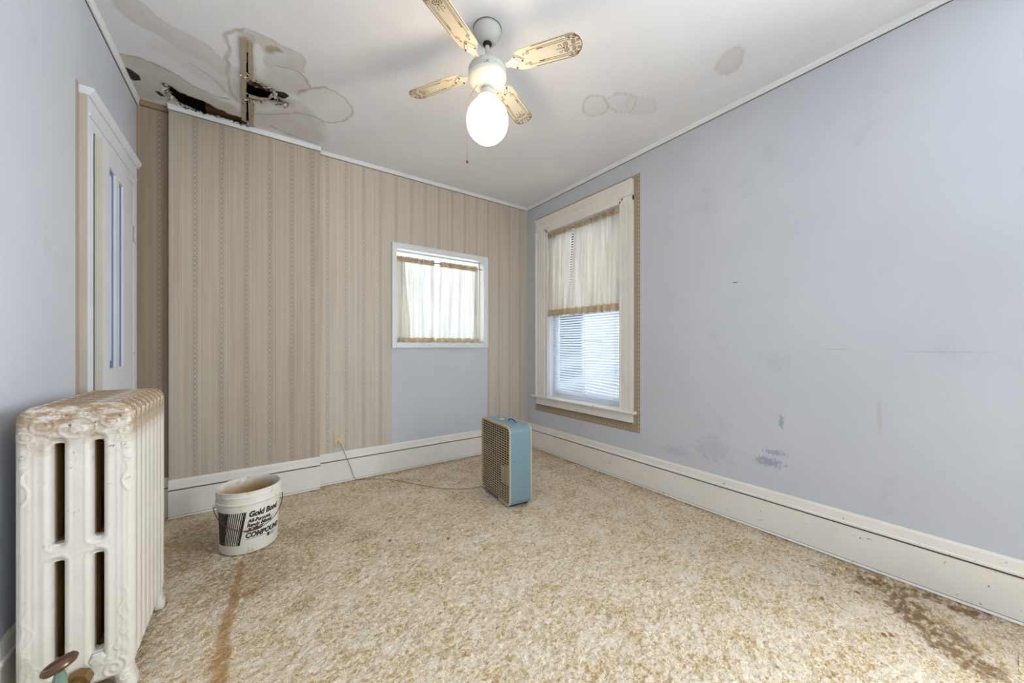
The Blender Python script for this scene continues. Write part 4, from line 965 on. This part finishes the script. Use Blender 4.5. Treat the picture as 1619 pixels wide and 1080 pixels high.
mb.box((-.0035, .165, b0+.003), (.001, FW-.06, b0+.019), M['label_blue']); mb.build('badge', bf, None, .001)
mb = MB(); hx = FD*.60; y0_ = .10
mb.tube([(hx, y0_, FH-.002), (hx-.002, y0_+.006, FH+.012), (hx, y0_+.03, FH+.020), (hx, y0_+.075, FH+.020), (hx-.002, y0_+.099, FH+.012), (hx, y0_+.105, FH-.002)], .004, M['dk_blue'], 8); mb.build('carry_handle', bf, 60)
mb = MB(); mb.lathe([(.019, FH-.002), (.018, FH+.006), (.010, FH+.010), (0, FH+.010)], M['ivory'], 18, (FD*.45, .27, 0)); mb.box((FD*.45-.002, .255, FH+.010), (FD*.45+.002, .285, FH+.016), M['ivory']); mb.build('speed_knob', bf, 40)
for yy in (.05, FW-.05):
    mb = MB(); mb.box((.01, yy-.012, 0), (FD-.01, yy+.012, b0+.001), M['black']); mb.build('foot', bf)
for (yy, zz) in ((.008, .15), (.008, .36), (FW-.008, .2), (FW-.008, .4), (.15, FH-.006), (.33, FH-.006)):
    mb = MB(); mb.tube([(-.002, yy, zz), (.002, yy, zz)], .003, M['screw'], 8); mb.build('frame_screw', bf)
# mains cord from the wall socket to the fan (fan part)
def w2l(p):
    v = bf_inv @ Vector(p); return tuple(v)
bf_inv = (Matrix.Translation(bf.location) @ Matrix.Rotation(bf.rotation_euler.z, 4, 'Z')).inverted()
cord = [(.553, YB-.030, .322), (.558, YB-.045, .30), (.59, YB-.040, .22), (.635, YB-.036, .10), (.66, YB-.040, .02), (.70, YB-.07, .006), (.88, 3.02, .005), (1.02, 2.80, .005), (1.13, 2.62, .005), (1.25, 2.50, .005), (1.38, 2.44, .005), (1.47, 2.438, .005), (1.50, 2.42, .012), (1.52, 2.38, .03)]
cs = spline(cord, 8); mb = MB(); mb.tube([w2l(p) for p in cs], .0021, M['cord_dk'], 6); co = mb.build('power_cord', bf, 60)
mb = MB(); mb.tube([w2l(p) for p in ((.550, YB-.007, .326), (.551, YB-.026, .325), (.553, YB-.034, .318))], [.012, .011, .005], M['ivory'], 12); q = mb.build('plug', co, 40)

# ------------------------------------------------------------------ wall socket
so = thing('wall_socket', 'ivory double wall socket on the striped wallpaper above the baseboard', 'socket', (.550, YB, .350))
mb = MB(); mb.box((-.035, -.006, -.058), (.035, 0, .058), M['ivory']); mb.build('cover_plate', so, None, .002)
for zz in (.023, -.023):
    mb = MB(); mb.lathe([(.0165, 0), (.0165, .0015), (.015, .002), (0, .002)], M['ivory'], 20, (0, 0, 0), Matrix.Translation((0, -.006, zz)) @ Matrix.Rotation(PI/2, 4, 'X'))
    for dx in (-.006, .006): mb.box((dx-.001, -.0087, zz-.002), (dx+.001, -.0079, zz+.006), M['black'])
    mb.box((-.002, -.0087, zz-.010), (.002, -.0079, zz-.007), M['black']); mb.build('receptacle', so, 40)

# ------------------------------------------------------------------ ceiling fan
FC = (.92, 1.502)
cf = thing('ceiling_fan', 'white four-blade ceiling fan with gold scrollwork and lit globe light', 'ceiling fan', (FC[0], FC[1], ZC))
def cl(mb, *a, **k): pass
mb = MB(); mb.lathe([(.066, 0), (.068, -.012), (.064, -.016), (.062, -.022), (.048, -.050), (.036, -.066), (.028, -.070), (0, -.070)], M['canopy'], 40); mb.lathe([(.0655, -.0005), (.0695, -.0005), (.0695, -.003), (.0655, -.003)], M['cord_dk'], 40, cap=False); mb.build('canopy', cf, 30)
mb = MB(); mb.lathe([(.020, -.064), (.022, -.073), (.016, -.082), (.010, -.084)], M['black'], 20); mb.lathe([(.011, -.07), (.011, -.170), (.016, -.173), (.018, -.185)], M['canopy'], 20); mb.build('downrod', cf, 40)
mb = MB(); mb.lathe([(.03, -.178), (.070, -.182), (.086, -.190), (.090, -.200), (.092, -.202), (.092, -.226), (.089, -.230), (.088, -.234)], M['canopy'], 56)
mb.lathe([(.088, -.232), (.0935, -.234), (.0935, -.240), (.086, -.256), (.068, -.275), (.045, -.286), (.028, -.290), (.020, -.291)], M['white_gloss'], 56); mb.build('motor_housing', cf, 30)
mb = MB(); mb.lathe([(.018, -.286), (.024, -.292), (.034, -.305), (.040, -.325), (.043, -.338)], M['white_gloss'], 40); mb.lathe([(.018, -.284), (.021, -.286), (.021, -.292), (.018, -.293)], M['screw'], 24, cap=False); lf = mb.build('light_fitter', cf, 40)
mb = MB()
mb.tube([(.0465*math.cos(a*2*PI/64), .0465*math.sin(a*2*PI/64), -.339+.0018*(1 if a % 2 else -1)) for a in range(64)], [.0060 if a % 2 else .0048 for a in range(64)], M['grille'], 8, True); mb.build('rope_ring', lf, 60)
mb = MB(); gp = []
gc, ga, gb = -.448, .101, .107
for k in range(34):
    t = .46+(PI-.46)*k/33; r = ga*math.sin(t); z = gc+gb*math.cos(t)
    gp.append((max(r, 0), z))
gp[-1] = (0, gc-gb)
mb.lathe([(.044, gc+gb*math.cos(.46)+.006)]+gp, M['globe'], 56, cap=False); mb.build('globe_shade', cf, 80)
# blades
BL0, BL1 = .135, .462; ZBL = -.196
def blade_outline():
    hw = .0545; pts = []
    half = [(BL0, .018), (BL0+.006, .028), (BL0+.022, .044), (BL0+.040, .0495), (BL0+.10, .0505), (BL1-.060, hw), (BL1-.040, hw), (BL1-.026, .050), (BL1-.020, .042), (BL1-.014, .037), (BL1-.008, .028), (BL1-.004, .018), (BL1, .008)]
    return half+[(x, -y) for x, y in reversed(half)]
def ribbon2(mb, pts, wd, z, m):
    k = len(pts); vs = []
    for i in range(k):
        a = pts[max(i-1, 0)]; b = pts[min(i+1, k-1)]; dx, dy = b[0]-a[0], b[1]-a[1]; L = math.hypot(dx, dy) or 1; nx_, ny_ = -dy/L*wd/2, dx/L*wd/2
        p = pts[i]; vs += [(p[0]+nx_, p[1]+ny_, z), (p[0]-nx_, p[1]-ny_, z)]
    mb.add(vs, [(2*i, 2*i+1, 2*i+3, 2*i+2) for i in range(k-1)], m)
def make_blade():
    mb = MB(); t = .005; out = blade_outline(); mb.prism(out, -t/2, t/2, M['blade'])
    z = -t/2-.0004
    def mir(p): return [(x, -y) for x, y in p]
    L = []
    rim = blade_outline()[4:-4]
    L.append(([(x-.003 if x > .42 else x, y*.955) for x, y in rim], .0022))
    for s_ in (1, -1):
        f_ = (lambda p: p) if s_ == 1 else mir
        L.append((f_([(BL0+.075, .034), (BL1-.070, .0385), (BL1-.045, .036), (BL1-.035, .028)]), .0018))
        L.append((f_([(BL0+.130, .028), (BL1-.075, .031), (BL1-.050, .026)]), .0018))
        L.append((f_([(BL0+.122, .028), (BL0+.14, .030), (BL0+.15, .0285)]), .0040))
        L.append((f_([(BL0+.075+x, .026+y) for x, y in spir(0, 0, .010, 1.4, -1, PI/2, 24)]), .0020))
        L.append((f_([(BL0+.058+x, .022+y) for x, y in spir(0, 0, .006, 1.2, 1, 0, 16)]), .0018))
        L.append((f_(spir(BL1-.075, .013, .0125, 1.7, 1, -PI/2, 30)), .0026)); L.append((f_(spir(BL1-.103, .011, .0115, .6, 1, -.4, 18)), .0022)); L.append((f_(spir(BL1-.040, .013, .011, 1.6, -1, 2.5, 26)), .0026))
        L.append((f_(spir(BL1-.030, .034, .009, 1.4, 1, 1, 22)), .0024)); L.append((f_(spir(BL1-.016, .016, .008, 1.4, -1, 4, 22)), .0024)); L.append((f_(spir(BL1-.055, .036, .006, 1.3, -1, 2, 18)), .0020)); L.append((f_([(BL1-.07, .045), (BL1-.045, .046), (BL1-.03, .042), (BL1-.022, .034), (BL1-.012, .030), (BL1-.008, .02)]), .0030))
    L.append(([(BL1-.118, 0), (BL1-.085, .0)], .0022)); L.append(([(BL1-.088, 0), (BL1-.080, .0)], .006)); L.append(([(BL1-.06, 0), (BL1-.012, .0)], .0022))
    for p, wd in L:
        ribbon2(mb, p, wd*1.25, z, M['scroll'])
    return mb
def make_iron():
    mb = MB(); z = -.0042
    mb.prism([(.080, -.012), (.120, -.014), (.142, -.030), (.150, -.033), (.186, -.004), (.186, .004), (.150, .033), (.142, .030), (.120, .014), (.080, .012)], z-.004, z, M['white_gloss'])
    tri = [(.148, -.017), (.171, 0), (.148, .017)]; ribbon2(mb, tri, .0022, z-.0046, M['scroll'])
    ribbon2(mb, [(.140, -.034), (.188, -.006)], .0016, z-.0045, M['scroll'])
    for p in ((.148, -.026), (.148, .026), (.181, 0)): mb.lathe([(.0048, 0), (.0042, -.003), (0, -.004)], M['screw'], 10, (p[0], p[1], z-.004))
    return mb
angs = [-56, 28, 121, 208]
bobj = None
for k, a in enumerate(angs):
    Mr = Matrix.Rotation(math.radians(a), 4, 'Z') @ Matrix.Translation((0, 0, ZBL)) @ Matrix.Rotation(math.radians(-12), 4, 'X')
    if k == 0: bobj = make_blade().build('blade', cf); iobj = make_iron().build('blade_iron', bobj); b = bobj
    else:
        b = bobj.copy(); C.objects.link(b); b.parent = cf; i_ = iobj.copy(); C.objects.link(i_); i_.parent = b
    b.matrix_local = Mr
# pull chain, bent over the globe shoulder
mb = MB(); ca = math.radians(180-35.4)   # towards camera left
dl = Vector((math.cos(ca), math.sin(ca), 0)); dn = Vector((-math.sin(YAW), -math.cos(YAW), 0))
chp = [dl*.032+dn*.012+Vector((0, 0, -.268)), dl*.050+dn*.016+Vector((0, 0, -.285)), dl*.078+dn*.030+Vector((0, 0, -.345)), dl*.092+dn*.040+Vector((0, 0, -.40)), dl*.094+dn*.040+Vector((0, 0, -.44)), dl*.093+dn*.038+Vector((0, 0, -.66))]
cs = spline([tuple(p) for p in chp], 8); mb.tube(cs, .0011, M['screw'], 6); pc = mb.build('pull_chain', cf, 60)
mb = MB(); e_ = chp[-1]; mb.lathe([(0, .006), (.004, .004), (.0065, -.003), (.005, -.010), (0, -.013)], M['valve'], 14, tuple(e_)); mb.build('chain_pull', pc, 60)
mb = MB(); p = chp[0]; mb.tube([p-dl*.010, p+dl*.002], .006, M['screw'], 8); mb.build('chain_switch', pc, 60)
